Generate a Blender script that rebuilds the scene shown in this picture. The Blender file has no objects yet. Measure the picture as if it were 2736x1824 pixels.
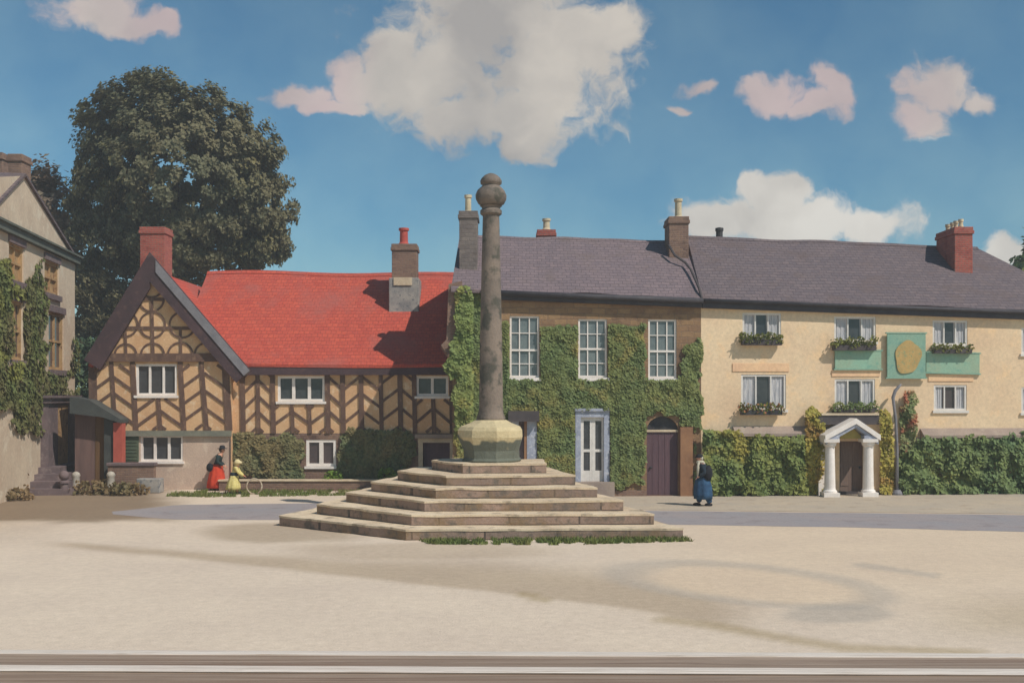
import bpy, math, random
from mathutils import Vector, Matrix, noise as mnoise
R = math.radians
random.seed(7)
SC = bpy.context.scene
COL = SC.collection

# ---------------------------------------------------------------- camera model (photo pixels 2736 x 1824)
F_PX, CX, HY, CAM_H = 2900.0, 1368.0, 1057.0, 3.7
def ray(px, py):
    return Vector(((px-CX)/F_PX, 1.0, (HY-py)/F_PX))
def at(px, py, d):
    r = ray(px, py)
    return Vector((r.x*d, d, CAM_H + r.z*d))
def ground(px, py):
    d = CAM_H*F_PX/(py-HY)
    return Vector(((px-CX)/F_PX*d, d, 0))
def gp(px, d):
    return Vector(((px-CX)/F_PX*d, d, 0))

# ---------------------------------------------------------------- colour helpers
def lin(r, g, b, k=1.0):
    def f(c):
        c /= 255.0
        return (c/12.92 if c <= .04045 else ((c+.055)/1.055)**2.4)*k
    return (f(r), f(g), f(b), 1.0)

# ---------------------------------------------------------------- materials
MATS = {}
def new_mat(name):
    m = bpy.data.materials.new(name); m.use_nodes = True
    nt = m.node_tree; nt.nodes.clear()
    out = nt.nodes.new('ShaderNodeOutputMaterial')
    b = nt.nodes.new('ShaderNodeBsdfPrincipled')
    nt.links.new(b.outputs[0], out.inputs[0])
    MATS[name] = m
    return m, nt, b
def N(nt, typ, **kw):
    n = nt.nodes.new(typ)
    for k, v in kw.items():
        setattr(n, k, v)
    return n
def noise_fac(nt, vec, scale, detail=5, rough=.6, lo=.35, hi=.65):
    n = N(nt, 'ShaderNodeTexNoise'); n.inputs['Scale'].default_value = scale
    n.inputs['Detail'].default_value = detail; n.inputs['Roughness'].default_value = rough
    nt.links.new(vec, n.inputs['Vector'])
    m = N(nt, 'ShaderNodeMapRange'); m.inputs[1].default_value = lo; m.inputs[2].default_value = hi
    nt.links.new(n.outputs[0], m.inputs[0])
    return m.outputs[0]
def mix(nt, fac, a, b, mode='MIX'):
    n = N(nt, 'ShaderNodeMix', data_type='RGBA', blend_type=mode)
    if isinstance(fac, (int, float)): n.inputs[0].default_value = fac
    else: nt.links.new(fac, n.inputs[0])
    for s, v in ((6, a), (7, b)):
        if isinstance(v, tuple): n.inputs[s].default_value = v
        else: nt.links.new(v, n.inputs[s])
    return n.outputs[2]
def math_n(nt, op, a, b=None):
    n = N(nt, 'ShaderNodeMath', operation=op)
    for i, v in enumerate((a, b)):
        if v is None: continue
        if isinstance(v, (int, float)): n.inputs[i].default_value = v
        else: nt.links.new(v, n.inputs[i])
    return n.outputs[0]
def coords(nt, scale=(1, 1, 1), rot=(0, 0, 0)):
    g = N(nt, 'ShaderNodeNewGeometry')
    m = N(nt, 'ShaderNodeMapping')
    m.inputs['Scale'].default_value = scale; m.inputs['Rotation'].default_value = rot
    nt.links.new(g.outputs['Position'], m.inputs[0])
    return m.outputs[0]
def bump(nt, bsdf, h, strength=.4, dist=.03):
    n = N(nt, 'ShaderNodeBump'); n.inputs['Strength'].default_value = strength; n.inputs['Distance'].default_value = dist
    nt.links.new(h, n.inputs['Height']); nt.links.new(n.outputs[0], bsdf.inputs['Normal'])

def mottled(name, c1, c2, c3=None, scale=1.2, fine=14, rough=.85, bmp=.35, dist=.02, stretch=(1, 1, 1), spec=.25, f3=.55):
    m, nt, b = new_mat(name)
    v = coords(nt, stretch)
    f1 = noise_fac(nt, v, scale)
    col = mix(nt, f1, c1, c2)
    if c3:
        f2 = noise_fac(nt, v, scale*2.7, lo=f3, hi=f3+.12)
        col = mix(nt, f2, col, c3)
    f4 = noise_fac(nt, v, fine, 6, .7, .2, .8)
    dk = N(nt, 'ShaderNodeMapRange'); dk.inputs[3].default_value = .8; dk.inputs[4].default_value = 1.18
    nt.links.new(f4, dk.inputs[0])
    cmb = N(nt, 'ShaderNodeCombineXYZ')
    for i in range(3): nt.links.new(dk.outputs[0], cmb.inputs[i])
    col = mix(nt, 1.0, col, cmb.outputs[0], 'MULTIPLY')
    nt.links.new(col, b.inputs['Base Color'])
    b.inputs['Roughness'].default_value = rough
    b.inputs['Specular IOR Level'].default_value = spec
    if bmp: bump(nt, b, f4, bmp, dist)
    return m

def coursed(name, c1, c2, mortar, bw, bh, axes='xz', rough=.85, bmp=.6, patch=None, zmul=1.0, msize=.012, patch_scale=.8, patch_lo=.52):
    """bricks, tiles or slates in courses"""
    m, nt, b = new_mat(name)
    g = N(nt, 'ShaderNodeNewGeometry')
    sep = N(nt, 'ShaderNodeSeparateXYZ'); nt.links.new(g.outputs['Position'], sep.inputs[0])
    cmb = N(nt, 'ShaderNodeCombineXYZ')
    if axes == 'xz': nt.links.new(sep.outputs[0], cmb.inputs[0])
    elif axes == 'yz': nt.links.new(sep.outputs[1], cmb.inputs[0])
    else: nt.links.new(math_n(nt, 'ADD', sep.outputs[0], sep.outputs[1]), cmb.inputs[0])
    nt.links.new(math_n(nt, 'MULTIPLY', sep.outputs[2], zmul), cmb.inputs[1])
    wob = N(nt, 'ShaderNodeTexNoise'); wob.inputs['Scale'].default_value = .9
    nt.links.new(g.outputs['Position'], wob.inputs['Vector'])
    sc = N(nt, 'ShaderNodeVectorMath', operation='SCALE'); sc.inputs['Scale'].default_value = bh*.9
    nt.links.new(wob.outputs['Color'], sc.inputs[0])
    ad = N(nt, 'ShaderNodeVectorMath', operation='ADD')
    nt.links.new(cmb.outputs[0], ad.inputs[0]); nt.links.new(sc.outputs[0], ad.inputs[1])
    br = N(nt, 'ShaderNodeTexBrick'); nt.links.new(ad.outputs[0], br.inputs['Vector'])
    br.inputs['Scale'].default_value = 1; br.inputs['Brick Width'].default_value = bw; br.inputs['Row Height'].default_value = bh
    br.inputs['Mortar Size'].default_value = msize; br.inputs['Mortar Smooth'].default_value = .4
    br.inputs['Color1'].default_value = c1; br.inputs['Color2'].default_value = c2; br.inputs['Mortar'].default_value = mortar
    col = br.outputs['Color']
    if patch:
        f = noise_fac(nt, g.outputs['Position'], patch_scale, 6, .65, patch_lo, patch_lo+.18)
        col = mix(nt, f, col, patch)
    f4 = noise_fac(nt, g.outputs['Position'], 9, 6, .7, .2, .8)
    dk = N(nt, 'ShaderNodeMapRange'); dk.inputs[3].default_value = .78; dk.inputs[4].default_value = 1.2
    nt.links.new(f4, dk.inputs[0])
    cm2 = N(nt, 'ShaderNodeCombineXYZ')
    for i in range(3): nt.links.new(dk.outputs[0], cm2.inputs[i])
    col = mix(nt, 1.0, col, cm2.outputs[0], 'MULTIPLY')
    nt.links.new(col, b.inputs['Base Color'])
    b.inputs['Roughness'].default_value = rough; b.inputs['Specular IOR Level'].default_value = .25
    h = math_n(nt, 'SUBTRACT', f4, math_n(nt, 'MULTIPLY', br.outputs['Fac'], 1.4))
    bump(nt, b, h, bmp, .02)
    return m

def leafy(name, c1, c2, c3, scale=.9, rough=.6, lo3=.56):
    m, nt, b = new_mat(name)
    v = coords(nt)
    col = mix(nt, noise_fac(nt, v, scale, 4, .6, .38, .62), c1, c2)
    col = mix(nt, noise_fac(nt, v, scale*.6+.13, 4, .6, lo3, lo3+.1), col, c3)
    col2 = mix(nt, noise_fac(nt, v, 7, 3, .7, .3, .7), (.62, .62, .62, 1), (1.35, 1.35, 1.3, 1))
    col = mix(nt, 1.0, col, col2, 'MULTIPLY')
    nt.links.new(col, b.inputs['Base Color'])
    b.inputs['Roughness'].default_value = rough; b.inputs['Specular IOR Level'].default_value = .2
    out = [n for n in nt.nodes if n.type == 'OUTPUT_MATERIAL'][0]
    tr = N(nt, 'ShaderNodeBsdfTranslucent'); nt.links.new(col, tr.inputs[0])
    ms = N(nt, 'ShaderNodeMixShader'); ms.inputs[0].default_value = .25
    nt.links.new(b.outputs[0], ms.inputs[1]); nt.links.new(tr.outputs[0], ms.inputs[2]); nt.links.new(ms.outputs[0], out.inputs[0])
    return m

mottled('infill', lin(222, 182, 138), lin(208, 164, 122), lin(228, 198, 162), 1.1, 16, .9)
mottled('timber', lin(116, 90, 76), lin(96, 74, 64), lin(136, 108, 88), 2.2, 30, .8, stretch=(1, 1, .5))
mottled('bargeboard', lin(86, 66, 68), lin(72, 58, 60), lin(98, 76, 72), 1.5, 22, .7)
mottled('leadgrey', lin(142, 138, 140), lin(120, 117, 120), None, 2, 22, .6)
coursed('redtile', lin(198, 90, 70), lin(182, 80, 66), lin(156, 72, 60), .22, .15, 'xz', .9, .6, lin(174, 92, 80), 1.0, .01, .55, .5)
coursed('slate', lin(132, 114, 114), lin(120, 105, 107), lin(94, 82, 84), .3, .13, 'xz', .75, .6, lin(118, 102, 98), 1.0, .01)
coursed('slatedark', lin(119, 104, 103), lin(107, 95, 97), lin(82, 72, 75), .3, .13, 'xz', .75, .6, lin(108, 92, 88), 1.0, .01)
coursed('redbrick', lin(184, 98, 82), lin(164, 84, 74), lin(146, 118, 106), .24, .085, 'sum', .9, .6, lin(134, 62, 54), 1, .012, 1.4)
coursed('brownbrick', lin(148, 118, 98), lin(130, 102, 88), lin(136, 116, 104), .24, .085, 'sum', .9, .6, lin(100, 78, 70), 1, .012, 1.2)
coursed('stonewall', lin(158, 126, 92), lin(140, 110, 84), lin(136, 112, 92), .5, .22, 'sum', .92, .6, lin(104, 82, 68), 1, .014, .5)
coursed('greystack', lin(132, 120, 112), lin(110, 100, 96), lin(120, 110, 104), .3, .16, 'sum', .9, .6, lin(92, 80, 74), 1, .014, 1.2)
mottled('greyrender', lin(170, 162, 152), lin(134, 132, 130), lin(104, 108, 114), 2.0, 18, .9)
mottled('creamstone', lin(220, 200, 170), lin(198, 176, 146), None, 2, 18, .9)
mottled('plinthrender', lin(208, 182, 160), lin(192, 168, 150), lin(216, 194, 172), .9, 18, .9)
mottled('greenband', lin(134, 132, 116), lin(118, 118, 106), None, 2, 18, .9)
mottled('innwall', lin(238, 210, 172), lin(226, 194, 158), lin(240, 204, 160), .45, 9, .9, .25, .015)
mottled('innband', lin(240, 198, 154), lin(232, 188, 150), None, 1.2, 10, .9, .2)
mottled('leftwall', lin(208, 188, 162), lin(192, 170, 146), lin(212, 196, 172), .6, 9, .9, .25)
mottled('cornice', lin(104, 106, 96), lin(88, 92, 84), None, 1.5, 14, .8)
mottled('whitepaint', lin(244, 234, 224), lin(232, 220, 208), None, 3, 24, .55, .15, .008, spec=.4)
mottled('whitepaintdim', lin(232, 224, 214), lin(216, 208, 198), None, 3, 24, .6, .15, .008, spec=.4)
mottled('bluegrey', lin(176, 180, 192), lin(150, 154, 168), lin(196, 196, 200), 2.5, 22, .6, .15, .008)
mottled('purpledoor', lin(106, 80, 84), lin(92, 70, 76), None, 2.5, 26, .55, .2, stretch=(6, 6, .6))
mottled('browndoor', lin(126, 106, 94), lin(110, 90, 80), None, 2.5, 26, .6, .25, stretch=(7, 7, .6))
mottled('orangewood', lin(160, 118, 86), lin(138, 100, 74), None, 1.6, 20, .8)
mottled('shedpurple', lin(124, 98, 90), lin(108, 86, 80), None, 1.2, 20, .8, stretch=(6, 6, .7))
mottled('shedbrown', lin(118, 88, 58), lin(102, 76, 50), None, 1.2, 20, .8, stretch=(6, 6, .7))
mottled('shedroof', lin(82, 84, 80), lin(68, 70, 68), None, 1.4, 18, .7)
mottled('redpost', lin(188, 96, 80), lin(172, 86, 72), None, 2, 22, .7)
mottled('darkdoor', lin(122, 104, 102), lin(104, 90, 90), lin(134, 118, 114), 1.6, 20, .75)
mottled('ochre', lin(186, 152, 108), lin(160, 126, 88), lin(124, 94, 70), 1.4, 16, .8)
mottled('greenpaint', lin(96, 106, 84), lin(80, 92, 74), None, 2, 22, .6)
mottled('iron', lin(70, 68, 68), lin(58, 56, 58), None, 2, 22, .6)
mottled('gutter', lin(76, 72, 74), lin(62, 58, 62), None, 2, 22, .6)
mottled('creampot', lin(212, 196, 164), lin(190, 172, 140), None, 3, 22, .8)
mottled('redpot', lin(196, 92, 78), lin(178, 80, 70), None, 3, 22, .8)
mottled('signgreen', lin(146, 184, 158), lin(156, 176, 148), lin(130, 172, 150), 1.4, 16, .6, .12)
mottled('signteal', lin(132, 170, 150), lin(144, 170, 146), lin(118, 158, 142), 1.6, 16, .6, .12)
mottled('signochre', lin(196, 162, 102), lin(178, 150, 96), lin(140, 156, 116), 3.2, 16, .6, .12)
mottled('curtain', lin(214, 208, 204), lin(168, 168, 172), None, 5, 30, .9, .3, stretch=(5, 5, .5))
mottled('stucco_gold', lin(176, 156, 84), lin(158, 138, 74), None, 2, 22, .8)
mottled('mauveledge', lin(168, 148, 132), lin(152, 134, 122), lin(172, 156, 138), 1.2, 16, .9)
mottled('darklead', lin(88, 80, 78), lin(72, 66, 66), None, 2, 20, .7)
mottled('flowers', lin(150, 78, 58), lin(176, 120, 84), lin(196, 160, 110), 6, 30, .8, 0)
mottled('soil', lin(74, 58, 48), lin(60, 48, 42), None, 4, 30, .95)
mottled('trunk', lin(74, 62, 52), lin(58, 48, 42), None, 2, 20, .95, .6)
mottled('road', lin(160, 148, 144), lin(152, 146, 146), lin(142, 132, 130), .5, 12, .95, .25)
mottled('pavement', lin(192, 174, 150), lin(180, 166, 148), lin(170, 152, 132), .6, 12, .95, .25)
mottled('kerb', lin(172, 154, 138), lin(150, 134, 124), None, .8, 12, .95, .25)
mottled('scrub_earth', lin(118, 98, 76), lin(98, 82, 66), lin(92, 88, 62), .9, 9, .95, .4)
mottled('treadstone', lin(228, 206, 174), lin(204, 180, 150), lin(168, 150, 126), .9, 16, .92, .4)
mottled('shaftstone', lin(140, 124, 110), lin(108, 98, 90), lin(88, 84, 74), .9, 14, .92, .6, f3=.5)
mottled('skin', lin(214, 160, 132), lin(204, 148, 122), None, 8, 40, .6, 0)
mottled('blackcloth', lin(44, 44, 48), lin(34, 34, 38), None, 8, 40, .9, .2)
mottled('darkgreencloth', lin(52, 66, 64), lin(42, 52, 54), None, 8, 40, .9, .2)
mottled('redcloth', lin(212, 76, 46), lin(190, 62, 42), None, 8, 40, .9, .2)
mottled('yellowcloth', lin(220, 204, 130), lin(200, 182, 112), lin(232, 220, 170), 8, 40, .9, .2)
mottled('creamcloth', lin(226, 206, 160), lin(208, 190, 140), None, 8, 40, .9, .2)
mottled('bluecloth', lin(58, 92, 122), lin(44, 70, 98), None, 8, 40, .9, .2)
mottled('navycloth', lin(48, 58, 66), lin(38, 46, 54), None, 8, 40, .9, .2)
mottled('palescarf', lin(206, 196, 172), lin(180, 172, 150), None, 10, 40, .9, .2)
mottled('brownhair', lin(92, 66, 48), lin(76, 54, 42), None, 10, 40, .7, .2)
mottled('hoopwood', lin(214, 200, 176), lin(160, 134, 110), None, 5, 40, .6, .1)
mottled('palestone', lin(186, 176, 160), lin(160, 150, 136), None, 4, 30, .9, .3)
mottled('pebble', lin(176, 158, 134), lin(128, 114, 98), lin(206, 192, 170), 3, 30, .9, 0)
mottled('framewood', lin(132, 106, 86), lin(168, 146, 126), lin(104, 80, 62), 1.3, 10, .5, .3, .01, stretch=(.16, 14, 14), spec=.5)
mottled('framehighlight', lin(240, 226, 210), lin(222, 206, 190), lin(190, 170, 150), 1.3, 10, .5, .2, .01, stretch=(.3, 9, 9), spec=.5)  # paler copy of the frame wood: highlights painted on the beads

leafy('ivyleaf', lin(136, 140, 84), lin(118, 132, 84), lin(160, 146, 84), .9)
leafy('ivyside', lin(146, 152, 88), lin(130, 146, 86), lin(176, 158, 84), .9)
leafy('ivybrown', lin(134, 126, 88), lin(112, 120, 84), lin(144, 128, 88), .9, lo3=.5)
leafy('ivydark', lin(108, 116, 70), lin(116, 108, 72), lin(136, 136, 74), .7)
leafy('treeleaf', lin(124, 116, 86), lin(108, 108, 82), lin(152, 138, 82), .25, lo3=.62)
leafy('copperleaf', lin(130, 106, 90), lin(116, 110, 88), lin(150, 100, 86), .3)
leafy('hedgeleaf', lin(148, 150, 80), lin(120, 136, 82), lin(172, 160, 80), .6)
leafy('hedgedark', lin(132, 144, 88), lin(106, 128, 86), lin(158, 154, 82), .6)
leafy('goldleaf', lin(188, 170, 84), lin(164, 154, 74), lin(172, 136, 76), 1.1)
leafy('brightleaf', lin(122, 148, 60), lin(104, 130, 56), lin(150, 160, 72), 1.4)
leafy('boxleaf', lin(132, 132, 66), lin(108, 114, 62), lin(146, 140, 80), 2)
leafy('grassblade', lin(124, 128, 72), lin(104, 118, 62), lin(146, 138, 92), 1.2)
leafy('gapleaf', lin(86, 106, 76), lin(72, 92, 70), lin(104, 116, 72), .6)
leafy('scrubleaf', lin(146, 120, 88), lin(124, 114, 82), lin(156, 112, 82), .9)
leafy('climberleaf', lin(146, 148, 100), lin(130, 144, 94), lin(178, 108, 80), 2.0, lo3=.48)

def glass(name, c1, c2, rough=.12):
    m, nt, b = new_mat(name)
    v = coords(nt)
    col = mix(nt, noise_fac(nt, v, 2.6, 3, .6, .35, .65), c1, c2)
    nt.links.new(col, b.inputs['Base Color']); b.inputs['Roughness'].default_value = rough
    b.inputs['Specular IOR Level'].default_value = .5
    w = noise_fac(nt, v, 1.7, 2, .5, 0, 1); bump(nt, b, w, .15, .02)
glass('glassdark', lin(56, 58, 62), lin(72, 74, 76))
glass('glasspale', lin(120, 128, 126), lin(96, 104, 106))
glass('glassplum', lin(86, 72, 72), lin(70, 62, 64))

# sett-like steps: riser stones with block joints; top face stays pale
def step_material():
    m, nt, b = new_mat('stepstone')
    g = N(nt, 'ShaderNodeNewGeometry')
    sep = N(nt, 'ShaderNodeSeparateXYZ'); nt.links.new(g.outputs['Position'], sep.inputs[0])
    cmb = N(nt, 'ShaderNodeCombineXYZ')
    nt.links.new(math_n(nt, 'ADD', sep.outputs[0], math_n(nt, 'MULTIPLY', sep.outputs[1], .4)), cmb.inputs[0]); nt.links.new(math_n(nt, 'ADD', sep.outputs[2], .001), cmb.inputs[1])
    br = N(nt, 'ShaderNodeTexBrick'); nt.links.new(cmb.outputs[0], br.inputs['Vector'])
    br.inputs['Scale'].default_value = 1; br.inputs['Brick Width'].default_value = 1.9; br.inputs['Row Height'].default_value = .285
    br.inputs['Mortar Size'].default_value = .03; br.inputs['Mortar Smooth'].default_value = .3
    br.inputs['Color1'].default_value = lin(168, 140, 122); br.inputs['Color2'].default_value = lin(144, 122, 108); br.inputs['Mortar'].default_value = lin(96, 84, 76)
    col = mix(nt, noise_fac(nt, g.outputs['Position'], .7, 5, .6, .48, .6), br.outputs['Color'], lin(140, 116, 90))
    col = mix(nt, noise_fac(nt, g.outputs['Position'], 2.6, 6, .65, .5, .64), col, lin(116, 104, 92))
    f4 = noise_fac(nt, g.outputs['Position'], 14, 6, .7, .2, .8)
    c2 = mix(nt, f4, (.78, .78, .78, 1), (1.2, 1.2, 1.2, 1))
    col = mix(nt, 1.0, col, c2, 'MULTIPLY')
    nt.links.new(col, b.inputs['Base Color']); b.inputs['Roughness'].default_value = .92; b.inputs['Specular IOR Level'].default_value = .2
    bump(nt, b, math_n(nt, 'SUBTRACT', f4, br.outputs['Fac']), .5, .02)
step_material()

def plinth_material():
    m, nt, b = new_mat('plinthstone')
    g = N(nt, 'ShaderNodeNewGeometry')
    sep = N(nt, 'ShaderNodeSeparateXYZ'); nt.links.new(g.outputs['Position'], sep.inputs[0])
    n1 = N(nt, 'ShaderNodeTexNoise'); n1.inputs['Scale'].default_value = 1.6; nt.links.new(g.outputs['Position'], n1.inputs['Vector'])
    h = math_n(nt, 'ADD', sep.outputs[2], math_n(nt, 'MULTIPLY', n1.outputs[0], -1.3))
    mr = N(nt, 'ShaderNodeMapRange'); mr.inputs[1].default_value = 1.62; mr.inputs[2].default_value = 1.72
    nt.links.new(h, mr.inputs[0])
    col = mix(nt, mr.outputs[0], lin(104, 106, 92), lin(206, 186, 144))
    f4 = noise_fac(nt, g.outputs['Position'], 9, 6, .7, .2, .8)
    col = mix(nt, 1.0, col, mix(nt, f4, (.8, .8, .8, 1), (1.15, 1.15, 1.15, 1)), 'MULTIPLY')
    nt.links.new(col, b.inputs['Base Color']); b.inputs['Roughness'].default_value = .92
    bump(nt, b, f4, .5, .03)
plinth_material()

def ground_material():
    m, nt, b = new_mat('sandground')
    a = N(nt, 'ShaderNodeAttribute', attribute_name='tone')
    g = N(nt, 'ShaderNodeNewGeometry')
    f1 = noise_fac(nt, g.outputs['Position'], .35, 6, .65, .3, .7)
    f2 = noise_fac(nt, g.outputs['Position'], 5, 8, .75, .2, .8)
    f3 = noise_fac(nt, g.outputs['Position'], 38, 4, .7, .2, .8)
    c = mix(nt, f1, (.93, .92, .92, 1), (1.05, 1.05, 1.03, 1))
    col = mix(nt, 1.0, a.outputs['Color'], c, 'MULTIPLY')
    col = mix(nt, 1.0, col, mix(nt, f2, (.82, .81, .79, 1), (1.14, 1.14, 1.14, 1)), 'MULTIPLY')
    col = mix(nt, 1.0, col, mix(nt, f3, (.72, .71, .7, 1), (1.24, 1.24, 1.24, 1)), 'MULTIPLY')
    sp = noise_fac(nt, g.outputs['Position'], 11, 2, .5, .74, .78)
    col = mix(nt, math_n(nt, 'MULTIPLY', sp, .45), col, lin(120, 104, 88))
    nt.links.new(col, b.inputs['Base Color']); b.inputs['Roughness'].default_value = .95; b.inputs['Specular IOR Level'].default_value = .15
    bump(nt, b, math_n(nt, 'ADD', f2, math_n(nt, 'MULTIPLY', f3, .4)), .35, .03)
ground_material()

# ---------------------------------------------------------------- mesh builder
ORG = {}
class MB:
    def __init__(s): s.v = []; s.f = []
    def poly(s, pts):
        i = len(s.v); s.v += [Vector(p) for p in pts]; s.f.append(tuple(range(i, i+len(pts))))
    def prism(s, pts, off):
        """polygon extruded by off (closed)"""
        n = len(pts); i = len(s.v); off = Vector(off)
        s.v += [Vector(p) for p in pts] + [Vector(p)+off for p in pts]
        s.f.append(tuple(range(i, i+n))); s.f.append(tuple(range(i+2*n-1, i+n-1, -1)))
        for k in range(n):
            k2 = (k+1) % n
            s.f.append((i+k, i+n+k, i+n+k2, i+k2))
    def box(s, x0, x1, y0, y1, z0, z1):
        s.prism([(x0, y0, z0), (x1, y0, z0), (x1, y0, z1), (x0, y0, z1)], (0, y1-y0, 0))
    def lathe(s, prof, c, seg=24, fn=None, cap=True):
        c = Vector(c); i = len(s.v); n = len(prof)
        for (r, z) in prof:
            for k in range(seg):
                a = 2*math.pi*(k+.5)/seg; rr = r*(fn(a, z) if fn else 1)
                s.v.append(c+Vector((rr*math.cos(a), rr*math.sin(a), z)))
        for j in range(n-1):
            for k in range(seg):
                k2 = (k+1) % seg
                s.f.append((i+j*seg+k, i+j*seg+k2, i+(j+1)*seg+k2, i+(j+1)*seg+k))
        if cap:
            s.f.append(tuple(i+k for k in range(seg-1, -1, -1))); s.f.append(tuple(i+(n-1)*seg+k for k in range(seg)))
    def tube(s, path, rad, seg=8):
        path = [Vector(p) for p in path]; n = len(path)
        if not isinstance(rad, (list, tuple)): rad = [rad]*n
        i = len(s.v)
        for j, p in enumerate(path):
            t = (path[min(j+1, n-1)]-path[max(j-1, 0)]).normalized()
            a = t.cross(Vector((0, 1, .013))) if abs(t.y) < .95 else t.cross(Vector((1, 0, 0)))
            a.normalize(); b = t.cross(a)
            for k in range(seg):
                w = 2*math.pi*k/seg
                s.v.append(p+(a*math.cos(w)+b*math.sin(w))*rad[j])
        for j in range(n-1):
            for k in range(seg):
                k2 = (k+1) % seg
                s.f.append((i+j*seg+k, i+j*seg+k2, i+(j+1)*seg+k2, i+(j+1)*seg+k))
        s.f.append(tuple(i+k for k in range(seg-1, -1, -1))); s.f.append(tuple(i+(n-1)*seg+k for k in range(seg)))
    def ball(s, c, r, sx=1, sy=1, sz=1, seg=12, rings=8):
        prof = [(max(r*math.sin(math.pi*j/rings), 1e-4), -r*math.cos(math.pi*j/rings)) for j in range(rings+1)]
        i0 = len(s.v); s.lathe(prof, (0, 0, 0), seg, cap=False)
        c = Vector(c)
        for k in range(i0, len(s.v)):
            p = s.v[k]; s.v[k] = c+Vector((p.x*sx, p.y*sy, p.z*sz))
    def leaf(s, p, n, size, asp=.7):
        n = n.normalized()
        a = n.cross(Vector((random.gauss(0, 1), random.gauss(0, 1), random.gauss(0, 1))))
        if a.length < 1e-4: return
        a.normalize(); b = n.cross(a)
        h = size*.5; w = h*asp
        s.poly([p-a*h, p-b*w+n*h*.15, p+a*h, p+b*w+n*h*.15])
    def build(s, name, mat, parent=None, origin=None, smooth=False, bevel=0, fix=False):
        root = ORG.get(parent.name) if parent else None
        o0 = root if root is not None else Vector(origin or (0, 0, 0))
        me = bpy.data.meshes.new(name)
        me.from_pydata([v-o0 for v in s.v], [], s.f); me.update()
        if fix or bevel:
            import bmesh
            bm = bmesh.new(); bm.from_mesh(me); bmesh.ops.recalc_face_normals(bm, faces=bm.faces); bm.to_mesh(me); bm.free()
        if smooth: me.polygons.foreach_set('use_smooth', [True]*len(me.polygons))
        o = bpy.data.objects.new(name, me); COL.objects.link(o)
        me.materials.append(MATS[mat] if isinstance(mat, str) else mat)
        if parent: o.parent = parent
        else: o.location = o0
        ORG[o.name] = o0
        if bevel:
            b = o.modifiers.new('Bevel', 'BEVEL'); b.width = bevel; b.segments = 2; b.limit_method = 'ANGLE'
        return o
def tag(o, label=None, cat=None, group=None, kind=None):
    if label: o['label'] = label
    if cat: o['category'] = cat
    if group: o['group'] = group
    if kind: o['kind'] = kind
    return o
def thing(name, label, cat, loc, group=None):
    o = bpy.data.objects.new(name, None); COL.objects.link(o); o.location = loc; o.empty_display_size = .3
    ORG[o.name] = Vector(loc)
    return tag(o, label, cat, group)

# ---------------------------------------------------------------- facade helper
class Facade:
    def __init__(s, a, b):
        a = Vector(a); b = Vector(b); s.o = a; s.u = (b-a).normalized(); s.u.z = 0
        s.n = Vector((s.u.y, -s.u.x, 0)); s.len = (b-a).length
    def uz(s, px, py, out=0):
        r = ray(px, py); c = Vector((0, 0, CAM_H))
        t = (out-(c-s.o).dot(s.n))/r.dot(s.n)
        p = c+r*t
        return ((p-s.o).dot(s.u), p.z)
    def U(s, px, out=0): return s.uz(px, HY, out)[0]
    def Z(s, px, py, out=0): return s.uz(px, py, out)[1]
    def P(s, u, z, out=0): return Vector((s.o.x, s.o.y, 0))+s.u*u+s.n*out+Vector((0, 0, z))
    def rect(s, x0, x1, y0, y1, out=0):
        """pixel box -> u0,u1,z0,z1"""
        xm, ym = (x0+x1)/2, (y0+y1)/2
        return s.U(x0, out), s.U(x1, out), s.Z(xm, y1, out), s.Z(xm, y0, out)
    def box(s, mb, u0, u1, z0, z1, o0, o1):
        mb.prism([s.P(u0, z0, o1), s.P(u1, z0, o1), s.P(u1, z1, o1), s.P(u0, z1, o1)], s.n*(o0-o1))
    def beam(s, mb, a, b, w, o0, o1):
        a = Vector((a[0], a[1])); b = Vector((b[0], b[1])); t = (b-a).normalized(); q = Vector((-t.y, t.x))*w/2
        pts = [a-q, b-q, b+q, a+q]
        mb.prism([s.P(p.x, p.y, o1) for p in pts], s.n*(o0-o1))
    def wall(s, mb, u0, u1, z0, zl, zr, holes, depth=.22):
        """front skin with real openings and their reveals; top edge slopes from zl to zr"""
        zc = max([h[3] for h in holes]+[z0])+.05
        us = sorted(set([u0, u1]+[h[0] for h in holes]+[h[1] for h in holes])); us = [u for u in us if u0 <= u <= u1]
        zs = sorted(set([z0, zc]+[h[2] for h in holes]+[h[3] for h in holes])); zs = [z for z in zs if z0 <= z <= zc]
        for i in range(len(us)-1):
            for j in range(len(zs)-1):
                um, zm = (us[i]+us[i+1])/2, (zs[j]+zs[j+1])/2
                if any(h[0] < um < h[1] and h[2] < zm < h[3] for h in holes): continue
                mb.poly([s.P(us[i], zs[j]), s.P(us[i+1], zs[j]), s.P(us[i+1], zs[j+1]), s.P(us[i], zs[j+1])])
        mb.poly([s.P(u0, zc), s.P(u1, zc), s.P(u1, zr), s.P(u0, zl)])
        for (a, b, c, d) in [h[:4] for h in holes]:
            q = [(a, c), (b, c), (b, d), (a, d)]
            for k in range(4):
                p0, p1 = q[k], q[(k+1) % 4]
                mb.poly([s.P(*p0), s.P(*p0, -depth), s.P(*p1, -depth), s.P(*p1)])
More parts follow.
